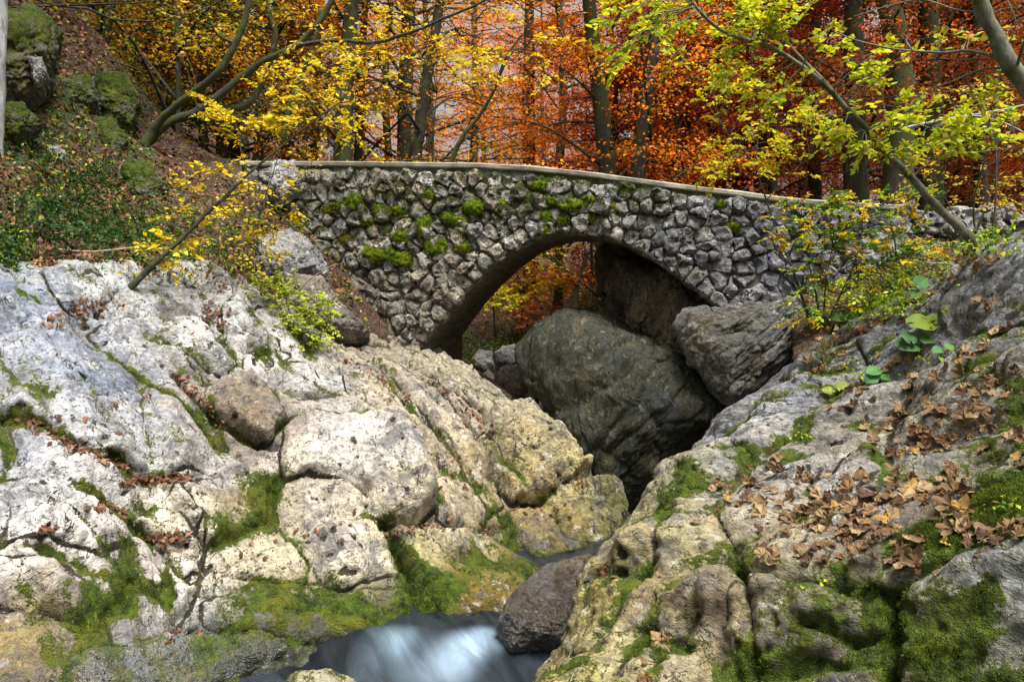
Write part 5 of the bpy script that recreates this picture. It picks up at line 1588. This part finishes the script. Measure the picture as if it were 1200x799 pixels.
sapling('grey_tree', 'smooth grey-green trunk leaning in at the upper right corner with bare twigs', 'tree',
        [([(1290, 240, 5.6), (1240, 160, 5.7), (1205, 105, 5.8), (1183, 78, 5.8), (1165, 45, 5.8), (1148, 12, 5.8), (1135, -30, 5.8)], .068, .045),
         ([(1178, 72, 5.8), (1140, 60, 5.9), (1100, 62, 6.0), (1050, 58, 6.1), (1005, 48, 6.2), (978, 38, 6.3)], .012, .004), ([(1185, 80, 5.8), (1150, 82, 5.9), (1110, 98, 6.0), (1098, 102, 6.1)], .008, .003), ([(1190, 85, 5.8), (1200, 50, 5.6), (1215, 20, 5.5)], .012, .006),
         ([(1150, 15, 5.8), (1120, 12, 5.9), (1080, 0, 6.0), (1040, 8, 6.1), (1000, 20, 6.2)], .008, .003), ([(1070, 60, 6.05), (1062, 48, 6.1), (1068, 40, 6.1)], .005, .002), ([(1080, 61, 6.05), (1066, 72, 6.1), (1072, 78, 6.1)], .005, .002), ([(1175, 65, 5.8), (1190, 30, 5.7), (1180, 0, 5.7)], .006, .003)],
        scatter_clusters(48, [(1100, 30, 1190, 60, 5.8, 6.2, 3, .18, 12), (1080, 90, 1170, 120, 5.9, 6.4, 5, .2, 12)]), AUT + LIM, .055, M['bark_green'], 58)

sapling('grey_tree', 'pale grey trunk at the upper left edge', 'tree', [([(-4, 200, 9.6), (-1, 140, 9.6), (2, 60, 9.6), (4, -60, 9.6)], .06, .052)], None, YEL_, .06, M['bark_grey'], 59)

sapling('bush', 'bright yellow-green bush on left bank beside the bridge foot', 'bush',
        [([(350, 415, 9.9), (345, 385, 9.9), (335, 350, 9.9)], .010, .004), ([(352, 415, 9.9), (362, 385, 9.8), (372, 355, 9.8)], .009, .003), ([(348, 415, 9.9), (325, 380, 9.8), (308, 350, 9.8)], .009, .003), ([(355, 415, 9.9), (375, 395, 9.7), (388, 380, 9.7)], .006, .003)],
        scatter_clusters(49, [(296, 325, 345, 355, 9.5, 10, 12, .18, 22), (315, 345, 388, 385, 9.4, 9.9, 22, .18, 24), (340, 380, 388, 412, 9.4, 9.8, 9, .16, 22)]), [(.34, .46, .03), (.46, .52, .04), (.25, .38, .03), (.55, .55, .05)], .045, M['bark'], 60)

sapling('hazel_shrub', 'small yellow leaved shrub at left end of the bridge wall', 'shrub',
        [([(300, 300, 11.0), (305, 250, 11.0), (318, 210, 11.0), (330, 170, 11.1)], .012, .004), ([(302, 300, 11), (285, 255, 11), (275, 225, 11)], .009, .003), ([(310, 245, 11), (345, 232, 10.9), (365, 232, 10.9)], .006, .003)],
        scatter_clusters(61, [(225, 230, 330, 300, 10.4, 11, 9, .2, 11), (320, 180, 380, 210, 10.8, 11.2, 4, .2, 10), (260, 290, 350, 330, 10.2, 10.8, 4, .2, 10), (255, 225, 320, 260, 10.5, 11, 4, .2, 12)]), YEL_ + [(.55, .25, .02), (.35, .4, .03)], .055, M['bark'], 62)

# seen through the arch: a mossy crooked tree, a small yellow one, a dry fir
sapling('mossy_tree', 'crooked mossy tree seen through the arch', 'tree',
        [([(672, 362, 17.5), (676, 335, 17.5), (683, 315, 17.5), (690, 295, 17.5)], .06, .03), ([(676, 335, 17.5), (660, 315, 17.4), (640, 300, 17.3), (625, 288, 17.3)], .04, .015), ([(683, 315, 17.5), (700, 320, 17.5), (715, 312, 17.5)], .03, .012), ([(650, 308, 17.4), (655, 290, 17.3), (650, 275, 17.3)], .02, .01), ([(690, 362, 17.5), (694, 330, 17.6), (692, 280, 17.6)], .05, .03)],
        scatter_clusters(63, [(600, 280, 690, 310, 16.5, 18, 9, .4, 22)]), YGR, .07, M['bark_mossy'], 64, r0=.008)
sapling('yellow_sapling', 'small yellow-green sapling left of the opening under the arch', 'sapling',
        [([(580, 395, 16.5), (579, 370, 16.5), (577, 345, 16.5)], .03, .01)], scatter_clusters(65, [(562, 340, 598, 362, 16, 17, 12, .3, 26)]), YGR + YEL_, .08, M['bark'], 66)
sapling('golden_shrub', 'golden shrub spreading under the crown of the arch', 'shrub',
        [([(610, 400, 22), (612, 360, 22), (606, 320, 22), (600, 290, 22)], .05, .015)], scatter_clusters(67, [(572, 300, 640, 345, 20, 23, 24, .6, 34), (640, 315, 690, 345, 20, 23, 10, .5, 30)]), [(.75, .36, .01), (.75, .48, .01), (.66, .24, .01), (.5, .5, .02)], .11, M['bark'], 68)
sapling('russet_shrub', 'low russet shrub on the far bank under the arch', 'shrub',
        [([(640, 395, 20), (645, 370, 20), (650, 350, 20)], .03, .01)], scatter_clusters(69, [(610, 350, 670, 378, 19, 21, 14, .5, 26)]), [(.55, .13, .03), (.6, .22, .03), (.5, .16, .05)], .09, M['bark'], 70)

# ------------------------------------------------------------------ rocks on the hillside
for px, Y, t, mo, T, lab, sd in [
        ([(-15, 25), (40, 12), (72, 45), (64, 95), (28, 118), (-15, 100)], 11.0, (.2, .2, .18), .75, .45, 'large moss-covered boulder high on left hillside near the grey trunk', 81),
        ([(116, 96), (150, 92), (164, 125), (152, 154), (128, 150), (110, 122)], 12.7, (.18, .18, .15), .85, .35, 'mossy boulder standing just left of the leaning mossy tree', 82),
        ([(106, 142), (138, 145), (152, 178), (134, 204), (106, 188)], 12.0, (.18, .18, .15), .8, .3, 'moss-covered boulder below the mossy boulder by the leaning tree', 83),
        ([(62, 102), (108, 95), (118, 128), (72, 142)], 12.1, (.2, .2, .18), .7, .3, 'dark mossy rock in the middle of left hillside', 84),
        ([(143, 203), (176, 196), (198, 225), (172, 246), (146, 232)], 11.3, (.2, .2, .16), .75, .28, 'mossy hummock rock beside the yellow sapling on the hillside', 85),
        ([(34, 72), (50, 74), (57, 92), (42, 100)], 10.55, (.46, .46, .46), -.2, .16, 'small bare whitish rock on the large mossy boulder', 86),
        ([(50, 176), (66, 172), (84, 190), (76, 202), (56, 196)], 10.6, (.44, .44, .44), .1, .16, 'small whitish rock half hidden in leaf litter', 87),
        ([(298, 285), (340, 278), (376, 300), (380, 332), (330, 338), (303, 322)], 11.5, (.33, .33, .33), .05, .4, 'rugged grey outcrop under left end of the bridge wall', 88),
        ([(192, 322), (212, 318), (226, 345), (205, 356)], 9.4, (.42, .42, .41), .1, .2, 'small pale rock behind the yellow sapling stem', 89),
        ([(238, 320), (260, 322), (264, 342), (244, 348)], 9.9, (.44, .44, .44), .05, .2, 'small white rock in the yellow undergrowth of the left bank', 90),
        ([(0, 132), (30, 128), (48, 150), (20, 170), (-12, 160)], 10.1, (.2, .2, .18), .8, .25, 'low mossy rock at the left edge of the hillside', 92),
        ([(318, 196), (345, 192), (352, 225), (330, 240), (314, 226)], 12.2, (.42, .42, .42), .0, .25, 'white rock where the bridge wall meets the hillside', 91),
        ([(328, 326), (372, 332), (398, 362), (432, 396), (405, 402), (360, 386), (335, 360)], 10.9, (.26, .23, .18), .05, .35, 'brown-grey rock wedged between the bridge wall and the yellow-green bush', 93)]:
    boulder('boulder', px, Y, (.3, -.75, .5), T, M['rock'], lab, tint=[c * (.5 if mo > .5 else .9) for c in t], sub=6, seed=sd, amp=1.3, moss=mo - .15)

# ------------------------------------------------------------------ where a line of sight meets the ground
bpy.context.view_layer.update()
DEPS = bpy.context.evaluated_depsgraph_get()


def trees_of(objs):
    return [(BVHTree.FromObject(o, DEPS), o.matrix_world.translation.copy()) for o in objs]


T_RIGHT = trees_of(RIGHT_OBJ + [BANK_OBJ])
T_LEFT = trees_of(LEFT_OBJ)
T_HILL = trees_of([HILL_OBJ])


def cast(trees, px, py):
    d = Vector(ray(px, py)).normalized()
    best = None
    for t, loc in trees:
        h = t.ray_cast(Vector(CAMP) - loc, d)
        if h[0] is not None and (best is None or h[3] < best[2]):
            n = h[1] if h[1].dot(d) < 0 else -h[1]
            best = (np.array(h[0] + loc), np.array(n), h[3])
    return best


# ------------------------------------------------------------------ dead leaves on the right bank
def lobed_leaf(seed, lobes=5, depth=.42, curl=1.0, n=16, asp=1.0):
    """a palmate leaf, dried and curled; unit size, stalk at the origin"""
    rg = np.random.default_rng(seed)
    ph = np.linspace(-math.pi * .92, math.pi * .92, n)
    r_ = .5 * (1 - depth * (.5 - .5 * np.cos(ph * lobes * .98))) * (1 + .25 * np.cos(ph)) * (1 + .1 * rg.normal(size=n))
    x, y = r_ * np.cos(ph) + .35, r_ * np.sin(ph) * asp
    V = [np.array([[.22, 0, 0]]), np.stack([.22 + (x - .22) * .55, y * .55, 0 * x], -1), np.stack([x, y, 0 * x], -1)]
    V = np.concatenate(V)
    a, b, c_ = rg.normal(0, .9) * curl, rg.normal(.6, .9) * curl, rg.normal(0, .8) * curl
    q = V[:, :2] - (.35, 0)
    V[:, 2] = a * q[:, 0] ** 2 + b * q[:, 1] ** 2 + c_ * q[:, 0] * q[:, 1] + .12 * curl * rg.normal(size=len(V)) * (np.hypot(*q.T) > .2)
    # roll the rim inwards
    rr = np.hypot(q[:, 0], q[:, 1])
    k = 1 - .35 * curl * np.clip(rr - .25, 0, 1) * rg.uniform(.4, 1.2)
    V[:, 0] = .35 + q[:, 0] * k; V[:, 1] = q[:, 1] * k
    F = []
    for i in range(n - 1):
        F.append([0, 1 + i, 2 + i])
        F.append([1 + i, 1 + n + i, 2 + n + i])
        F.append([1 + i, 2 + n + i, 2 + i])
    st = len(V)
    V = np.concatenate([V, [[.22, .012, .0], [.22, -.012, 0], [-.15, 0, .05 + .1 * rg.random()]]])
    F.append([st, st + 1, st + 2])
    return V, np.array(F)


DL_COLS = [(.135, .085, .044), (.19, .124, .064), (.09, .052, .030), (.25, .172, .09), (.07, .042, .030), (.15, .086, .040), (.26, .155, .05), (.16, .110, .060)]
rgd = np.random.default_rng(8)
DL = []
for k in range(14):
    V, F = lobed_leaf(500 + k, lobes=rgd.choice([3, 5, 5]), depth=rgd.uniform(.2, .5), curl=rgd.uniform(.25, .8), asp=rgd.uniform(.7, 1.1))
    c = np.array(DL_COLS[k % len(DL_COLS)])
    C = c * (1 + .18 * rgd.normal(size=(len(V), 1)))
    DL.append(mesh_np('fallen_leaf', V, F, M['dead_leaf'], {'col': np.clip(C, .01, .6)}, smooth=False))
PILES = [(1140, 465, 50, 25, 24), (1110, 500, 60, 25, 34), (1065, 525, 35, 20, 26), (985, 600, 60, 26, 56), (1000, 632, 45, 24, 42), (930, 620, 30, 18, 16), (1045, 585, 50, 18, 28), (1105, 572, 38, 16, 24), (1120, 600, 25, 12, 10), (1060, 655, 35, 20, 20),
         (1150, 625, 40, 10, 16), (1195, 540, 12, 10, 5), (1185, 628, 22, 8, 8), (870, 570, 20, 22, 14), (895, 575, 20, 14, 9), (860, 597, 12, 10, 4), (930, 560, 40, 7, 11), (828, 612, 9, 6, 2), (1060, 340, 30, 18, 16), (1020, 372, 35, 9, 14), (1095, 322, 35, 10, 12),
         (980, 412, 25, 14, 12), (1150, 355, 20, 6, 5), (1172, 390, 16, 7, 5), (955, 440, 20, 9, 7), (1010, 452, 25, 10, 9), (722, 672, 14, 7, 3), (772, 750, 14, 9, 4), (748, 788, 16, 6, 3), (1145, 308, 20, 7, 8), (1050, 432, 25, 10, 10), (1085, 440, 30, 12, 12), (1172, 442, 20, 9, 6), (1010, 560, 20, 6, 4), (950, 655, 14, 8, 4), (890, 650, 12, 8, 4), (1030, 500, 20, 8, 6), (1190, 520, 10, 20, 4), (990, 470, 18, 9, 5), (905, 545, 14, 6, 4), (1128, 415, 20, 8, 7)]
cand = []
for x, y, rx, ry, n in PILES:
    for k in range(n):
        a_, b_ = rgd.normal(0, .5), rgd.normal(0, .5)
        h = cast(T_RIGHT, x + 1.3 * a_ * rx, y + 1.3 * b_ * ry)
        if h is None: continue
        cand.append((h, rgd.uniform(.045, .105)))
cand.sort(key=lambda c: -c[1] / c[0][2])
rest = []
for i, (h, sz) in enumerate(cand):
    p, n, dist = h
    n = nrm(n + rgd.normal(size=3) * .2 + np.array([0, 0, .25]))
    me = DL[int(rgd.integers(0, len(DL)))]
    ax = Vector(n); rotq = ax.to_track_quat('Z', 'Y').to_matrix() @ Matrix.Rotation(rgd.uniform(0, 6.28), 3, 'Z')
    Mx = Matrix.Translation(Vector(p + n * (.008 + .018 * rgd.random()))) @ (rotq * sz).to_4x4()
    if i < 290:
        o = link('fallen_leaf', me)
        o.matrix_world = Mx
        tag(o, 'dry curled brown leaf lying on the rocks of right bank', 'leaf', 'dead leaves on the right bank')
    else:
        rest.append((me, Mx))
if rest:
    Vs, Fs, Cs, nn0 = [], [], [], 0
    for me, Mx in rest:
        v = np.empty(len(me.vertices) * 3, np.float32); me.vertices.foreach_get('co', v)
        v = v.reshape(-1, 3) @ np.array(Mx.to_3x3()).T + np.array(Mx.translation)
        f = np.empty(len(me.loops), np.int32); me.loops.foreach_get('vertex_index', f)
        c = np.empty(len(me.vertices) * 4, np.float32); me.attributes['col'].data.foreach_get('color', c)
        Vs.append(v); Fs.append(f.reshape(-1, 3) + nn0); Cs.append(c.reshape(-1, 4)[:, :3]); nn0 += len(v)
    tag(obj('leaf_litter', np.concatenate(Vs), np.concatenate(Fs), M['dead_leaf'], attrs={'col': np.concatenate(Cs)}, smooth=False), 'smaller dry brown leaves strewn over right bank', 'leaf litter', kind='stuff')


# ------------------------------------------------------------------ leaf litter on the left bank and hillside
def litter(name, trees, regions, cols, L, label, seed, lift=.004, near=False, tilt=.45):
    rg = np.random.default_rng(seed)
    p_, n_ = [], []
    for x, y, rx, ry, n in regions:
        for _ in range(n):
            h = cast(trees, x + rg.normal() * rx * .5, y + rg.normal() * ry * .5)
            if h is not None:
                p_.append(h[0] + h[1] * lift); n_.append(h[1])
    p_, n_ = np.array(p_), np.array(n_)
    n2 = nrm(n_ + rg.normal(size=p_.shape) * tilt)
    d = np.cross(n2, rg.normal(size=p_.shape))
    sz = L * rg.uniform(.6, 1.3, len(p_))
    V, F, C = leaf_arrays(p_ + n2 * .006, d, n2, sz, sz * .62, ramp_cols(len(p_), cols, rg, .25), near, curl=.3)
    return tag(obj(name, V, F, M['dead_leaf'], attrs={'col': C}, smooth=False), label, 'leaf litter', kind='stuff')


def along(pts, w, n):
    out = []
    for (x0, y0), (x1, y1) in zip(pts[:-1], pts[1:]):
        m_ = max(1, int(math.hypot(x1 - x0, y1 - y0) / w))
        for k in range(m_):
            t = (k + .5) / m_
            out.append((x0 + (x1 - x0) * t, y0 + (y1 - y0) * t, w, w * .6, n))
    return out


RDB = [(.15, .066, .034), (.10, .045, .026), (.19, .10, .055), (.07, .034, .02), (.14, .082, .05)]
litter('leaf_litter', T_LEFT, along([(30, 492), (94, 526), (150, 550)], 8, 9) + along([(146, 566), (225, 559)], 8, 22) + along([(205, 440), (240, 470), (258, 505)], 8, 9) + along([(110, 588), (150, 606)], 8, 8) + [(190, 631, 14, 5, 50), (55, 621, 12, 4, 22)]
       + along([(180, 630), (215, 630)], 8, 16) + along([(455, 622), (520, 617)], 9, 9) + along([(400, 420), (440, 440), (480, 470)], 9, 9) + along([(500, 440), (560, 490), (580, 510)], 8, 6) + [(675, 565, 22, 10, 40), (640, 605, 40, 15, 30), (250, 370, 25, 22, 90), (270, 330, 30, 20, 60), (110, 360, 30, 12, 60), (90, 365, 25, 8, 40), (560, 620, 40, 8, 24), (420, 600, 60, 30, 14), (330, 640, 60, 30, 14), (540, 550, 30, 30, 20), (150, 480, 120, 60, 24), (220, 745, 40, 6, 14), (410, 400, 20, 8, 30), (60, 380, 20, 8, 20)],
       RDB, .055, 'small reddish leaves caught in the cracks of left bank', 201)
litter('leaf_litter', T_HILL, [(60, 160, 220, 260, 3600), (110, 60, 120, 120, 1300), (60, 210, 80, 20, 500), (130, 235, 60, 25, 600), (60, 20, 60, 40, 400), (60, 320, 70, 30, 500), (200, 320, 120, 80, 1100), (330, 350, 100, 80, 500), (200, 200, 60, 60, 500), (300, 260, 80, 60, 500), (365, 300, 50, 110, 900)],
       RDB + [(.34, .20, .11), (.12, .05, .025)], .085, 'carpet of reddish brown leaves on left hillside', 202, tilt=.6)
litter('leaf_litter', trees_of([BANK_OBJ]), [(1060, 330, 100, 30, 400), (1150, 300, 80, 20, 260), (980, 380, 50, 16, 120)], RDB + [(.3, .2, .1)], .07, 'brown leaves under the shrubs at the top of right bank', 203)


# ------------------------------------------------------------------ herbs, grass and moss
def herbs(name, trees, regions, cols, L, label, seed, hgt=.12, upw=.7):
    rg = np.random.default_rng(seed)
    fo = Foliage()
    for x, y, rx, ry, n in regions:
        for _ in range(n):
            h = cast(trees, x + rg.normal() * rx * .5, y + rg.normal() * ry * .5)
            if h is None: continue
            m_ = int(rg.integers(3, 7))
            base = h[0]
            up = nrm(h[1] * .5 + np.array([0, 0, 1.0]) + rg.normal(size=3) * .3)
            pos = base + up * (hgt * rg.uniform(.15, 1.0, (m_, 1))) + rg.normal(size=(m_, 3)) * .03
            dd = rg.normal(size=(m_, 3)) + up * .2
            sz = L * rg.uniform(.5, 1.3, m_)
            fo.add(pos, dd, np.array([0, 0, upw]) + rg.normal(size=(m_, 3)) * .4, sz, sz * .55, ramp_cols(m_, cols, rg, .25))
    V, F, C = fo.arrays(False)
    return tag(obj(name, V, F, M['leaf'], attrs={'col': C}, smooth=False), label, 'undergrowth', kind='stuff')


DGR = [(.018, .045, .008), (.035, .075, .012), (.06, .11, .015), (.02, .06, .02)]
herbs('undergrowth', T_HILL, [(75, 255, 90, 45, 480), (140, 275, 60, 40, 300), (110, 210, 50, 16, 160), (10, 305, 20, 35, 160), (150, 120, 50, 60, 200), (30, 170, 60, 40, 160)], DGR, .06, 'dark green herbs and moss growing on left hillside', 211)
herbs('undergrowth', T_HILL, [(10, 300, 26, 40, 220), (90, 120, 120, 100, 260), (190, 285, 80, 60, 380), (120, 190, 120, 60, 200), (250, 320, 80, 50, 240), (190, 350, 40, 20, 90), (340, 385, 60, 60, 200), (320, 260, 60, 60, 220), (370, 350, 50, 40, 160), (360, 300, 46, 100, 300), (60, 210, 90, 60, 140)], LIM + DGR + DGR + GRN, .05, 'scattered yellow-green herbs on left hillside', 212, .1)
herbs('undergrowth', T_RIGHT, [(1010, 350, 70, 30, 260), (1060, 320, 60, 30, 160), (1130, 290, 70, 16, 120), (960, 375, 30, 14, 60), (1040, 365, 40, 14, 60)], GRN + LIM, .05, 'green herbs under the shrubs of right bank', 213, .14)
herbs('undergrowth', T_RIGHT, [(985, 430, 24, 12, 26), (1010, 445, 20, 8, 14), (1085, 420, 20, 8, 10), (935, 515, 8, 6, 6), (1170, 600, 30, 10, 8), (960, 680, 40, 20, 8), (1000, 450, 40, 20, 16)], LIM + GRN, .03, 'tiny green plants between dead leaves on right bank', 214, .04)


def grass(regions, trees, cols, label, seed, Lh=(.10, .22)):
    rg = np.random.default_rng(seed)
    V, C = [], []
    for x, y, rx, ry, n in regions:
        for _ in range(n):
            h = cast(trees, x + rg.normal() * rx * .5, y + rg.normal() * ry * .5)
            if h is None: continue
            l_ = rg.uniform(*Lh)
            lean = rg.normal(size=3) * np.array([.5, .5, .1])
            s_ = nrm(np.array([rg.normal(), rg.normal(), 0])) * .0035
            a = h[0]; b = a + np.array([0, 0, l_ * .6]) + lean * l_ * .3; c_ = a + np.array([0, 0, l_ * .8]) + lean * l_
            V += [a - s_, a + s_, b + s_ * .7, b - s_ * .7, c_]
            C += [np.array(cols[int(rg.integers(len(cols)))]) * rg.uniform(.7, 1.2)] * 5
    V = np.array(V)
    i = np.arange(len(V) // 5)[:, None] * 5
    F = np.concatenate([i + [0, 1, 2], i + [0, 2, 3], i + [3, 2, 4]])
    return tag(obj('grass', V, F, M['leaf'], attrs={'col': np.array(C)}, smooth=False), label, 'grass', kind='stuff')


grass([(10, 310, 20, 30, 240), (40, 300, 20, 12, 60), (60, 130, 100, 90, 200), (110, 250, 60, 40, 160), (190, 250, 60, 60, 120)], T_HILL, [(.12, .16, .02), (.2, .22, .04), (.06, .10, .015)], 'thin grass blades on left hillside', 221)
grass([(968, 415, 12, 12, 60), (950, 425, 10, 6, 24)], T_RIGHT, [(.22, .22, .06), (.30, .24, .09), (.12, .16, .02)], 'small yellowing grass tuft at the top of right bank', 222, (.08, .18))


def moss_fur(sh, name, label, n, seed, thr=.62, L=(.010, .026)):
    """short upright moss leaves where the moss is thick"""
    rg = np.random.default_rng(seed)
    x, y, f = to_px(sh.XYZ)
    ok = np.where((sh.moss + .7 * fbm(sh.XYZ * 9, 3, seed, .65) > thr) & (x > -80) & (x < 1280) & (y < 880) & (f > 1))[0]
    k = rg.choice(ok, n)
    p = sh.XYZ[k] + rg.normal(size=(n, 3)) * .006
    d = nrm(sh.NN[k] * .8 + np.array([0, 0, .5]) + rg.normal(size=(n, 3)) * .55)
    l_ = rg.uniform(*L, n)[:, None]
    s_ = nrm(np.cross(d, rg.normal(size=(n, 3)))) * l_ * .22
    V = np.stack([p - s_, p + s_, p + d * l_], 1).reshape(-1, 3)
    F = np.arange(3 * n).reshape(-1, 3)
    tone = np.clip(.5 + .5 * fbm(p * 9, 3, seed + 1) + .25 * rg.normal(size=n), 0, 1)[:, None]
    C = np.array((.012, .024, .002)) * (1 - tone) + np.array((.13, .18, .008)) * tone
    return tag(obj(name, V, F, M['leaf'], attrs={'col': np.repeat(C, 3, 0)}, smooth=False), label, 'moss', kind='stuff')


moss_fur(RIGHT, 'moss', 'green moss growing over right bank', 50000, 231, thr=.95, L=(.005, .013))
moss_fur(LEFT, 'moss', 'dark green moss in the hollows of left bank', 26000, 232, thr=.98, L=(.006, .015))

# ------------------------------------------------------------------ broad-leaved plants among the dead leaves
def broad_leaf(seed, asp=.8, n=14):
    rg = np.random.default_rng(seed)
    ph = np.linspace(-math.pi * .93, math.pi * .93, n)
    r_ = .5 * (1 + .18 * np.cos(ph)) * (1 - .10 * (.5 - .5 * np.cos(ph * 5))) * (1 + .03 * rg.normal(size=n))
    x, y = r_ * np.cos(ph) + .42, r_ * np.sin(ph) * asp
    V = np.concatenate([[[.30, 0, 0]], np.stack([.30 + (x - .30) * .5, y * .5, np.abs(y) * .18], -1), np.stack([x, y, np.abs(y) * .12 - .25 * (x - .4) ** 2 + .015 * rg.normal(size=n)], -1)])
    F = []
    for i in range(n - 1):
        F += [[0, 1 + i, 2 + i], [1 + i, 1 + n + i, 2 + n + i], [1 + i, 2 + n + i, 2 + i]]
    return V, np.array(F)


PLANTS = [('low plant with two large teal-green leaves on right bank', [(1062, 404, 44, 20, (.055, .14, .035)), (1092, 396, 36, -160, (.06, .15, .035)), (1066, 396, 30, 80, (.04, .11, .03))], (1072, 416)),
          ('plant with one broad yellow-green leaf above the teal-leaved plant', [(1078, 378, 50, 5, (.16, .22, .015)), (1100, 374, 26, 30, (.14, .20, .015))], (1080, 398)),
          ('plant with an upright pale green leaf at the top of right bank', [(1078, 332, 30, 40, (.10, .26, .08)), (1072, 345, 22, 100, (.09, .22, .05))], (1074, 355)),
          ('small bright green seedling left of the teal-leaved plant', [(1026, 434, 26, 200, (.08, .22, .05)), (1020, 444, 24, 20, (.06, .18, .05)), (1036, 442, 20, -20, (.06, .18, .04))], (1026, 450)),
          ('flat green seedling under the shrub on right bank', [(980, 372, 26, 0, (.06, .16, .02)), (1004, 372, 26, 160, (.08, .20, .05))], (992, 378)),
          ('yellow-green seedling beside the grey rock rim of right bank', [(985, 452, 26, 10, (.20, .26, .03)), (972, 458, 20, 150, (.25, .28, .04))], (980, 462)),
          ('small green sprout right of the teal-leaved plant', [(1098, 410, 20, 20, (.06, .2, .05)), (1112, 407, 20, -10, (.10, .22, .03)), (1105, 422, 18, 60, (.16, .24, .03))], (1104, 420))]
for k, (lab, lv, bp) in enumerate(PLANTS):
    h = cast(T_RIGHT, *bp)
    base = h[0]
    root = tag(empty('seedling', base), lab, 'plant')
    Yb = base[1]
    st = MB()
    for q, (x, y, s_px, rot, col) in enumerate(lv):
        c0 = P(x, y, Yb - .02 - .02 * q)
        V, F = broad_leaf(700 + 10 * k + q)
        s_ = .8 * s_px / FPX * Yb
        n = nrm(np.array([.05 * (q - 1), -.55, .75]) + np.random.default_rng(k * 7 + q).normal(size=3) * .15)
        mt = np.array((Vector(n).to_track_quat('Z', 'Y').to_matrix() @ Matrix.Rotation(R(rot), 3, 'Z')))
        Vw = (V - [.42, 0, 0]) * s_ @ mt.T + c0
        obj('leaf', Vw, F, M['leaf'], root, {'col': np.repeat(np.array(col)[None], len(V), 0) * (1 + .12 * np.random.default_rng(q).normal(size=(len(V), 1)))})
        st.tube(spline([base, (base + c0) / 2 + np.array([0, 0, .01]), Vw[0]], 6), .0022, 5)
    st.build('stem', M['bark_green'], root)

# ------------------------------------------------------------------ fallen sticks
def stick(label, pts, r0, r1, mat, seed, lift=0.0, name='fallen_branch'):
    cur = spline(px_line(pts), 8 * len(pts))
    cur = cur + .008 * np.stack([fbm(cur * 5 + q * 7, 3, seed) for q in range(3)], -1)
    mb = MB()
    mb.tube(cur, np.linspace(r0, r1, len(cur)), 7, rough=.2, seed=seed)
    return tag(mb.build(name, mat), label, 'branch')


stick('long pale fallen branch lying across the foot of left hillside', [(14, 283, 8.7), (60, 291, 8.75), (110, 295, 8.9), (168, 288, 9.2)], .014, .008, M['deadwood'], 1)
stick('thin upright dead stick beside the dark herbs at the left edge', [(17, 229, 8.9), (17, 255, 8.75), (15, 280, 8.6)], .010, .008, M['deadwood'], 2)
stick('short dead stub standing in the leaf litter of left hillside', [(137, 214, 11.3), (140, 200, 11.3), (146, 188, 11.3)], .022, .016, M['deadwood'], 3)
stick('bent bare twig reaching out of the yellow-green bush', [(346, 345, 9.7), (362, 328, 9.7), (378, 318, 9.7), (394, 309, 9.7)], .012, .005, M['deadwood'], 4)
stick('small curled twig stuck on the yellow-ochre rock wall', [(541, 707, 6.62), (543, 695, 6.58), (552, 689, 6.56), (566, 689, 6.58), (580, 684, 6.64)], .012, .006, M['bark_grey'], 5)
stick('long pale dead branch hanging across right side above the rubble wall', [(1060, 150, 8.4), (1110, 140, 8.3), (1160, 132, 8.2), (1230, 118, 8.1)], .016, .012, M['bark_grey'], 6)
stick('thin arching dead branch below the long pale one', [(1098, 142, 8.2), (1140, 136, 8.1), (1180, 146, 8.0), (1215, 165, 7.9)], .010, .006, M['bark_grey'], 7)
stick('bare forked stick leaning in front of right thicket', [(1150, 300, 7.6), (1140, 250, 7.5), (1150, 200, 7.4), (1168, 150, 7.3)], .010, .004, M['bark'], 8)
stick('dry twig lying under the big shrub at right', [(1085, 308, 8.0), (1115, 310, 7.8), (1150, 318, 7.5)], .007, .004, M['bark_grey'], 9)

# ------------------------------------------------------------------ the far bank seen through the arch
FLOOR_OBJ = bpy.data.objects['forest_floor']
T_FLOOR = trees_of([FLOOR_OBJ])
litter('leaf_litter', T_FLOOR, [(620, 400, 120, 70, 1500), (640, 350, 120, 50, 900)], RDB + [(.34, .12, .03), (.3, .2, .1)], .12, 'russet leaves on the far bank seen through the arch', 251, tilt=.7)
litter('leaf_litter', T_FLOOR, [(900, 232, 320, 14, 900), (1150, 220, 120, 30, 500), (300, 185, 120, 14, 300)], RDB + [(.3, .09, .03)], .12, 'russet leaves on the forest floor behind the parapet', 254, tilt=.7)
herbs('undergrowth', T_FLOOR, [(570, 420, 40, 30, 260), (610, 400, 60, 30, 160), (660, 380, 60, 30, 160), (680, 355, 40, 20, 120)], DGR + GRN, .10, 'green ferns and herbs on the far bank under the arch', 252, .25)
herbs('undergrowth', T_FLOOR, [(640, 380, 60, 30, 120), (600, 345, 70, 30, 160), (660, 330, 60, 20, 100)], [(.55, .2, .02), (.6, .36, .02), (.4, .12, .02)], .10, 'orange brambles on the far bank under the arch', 253, .5)
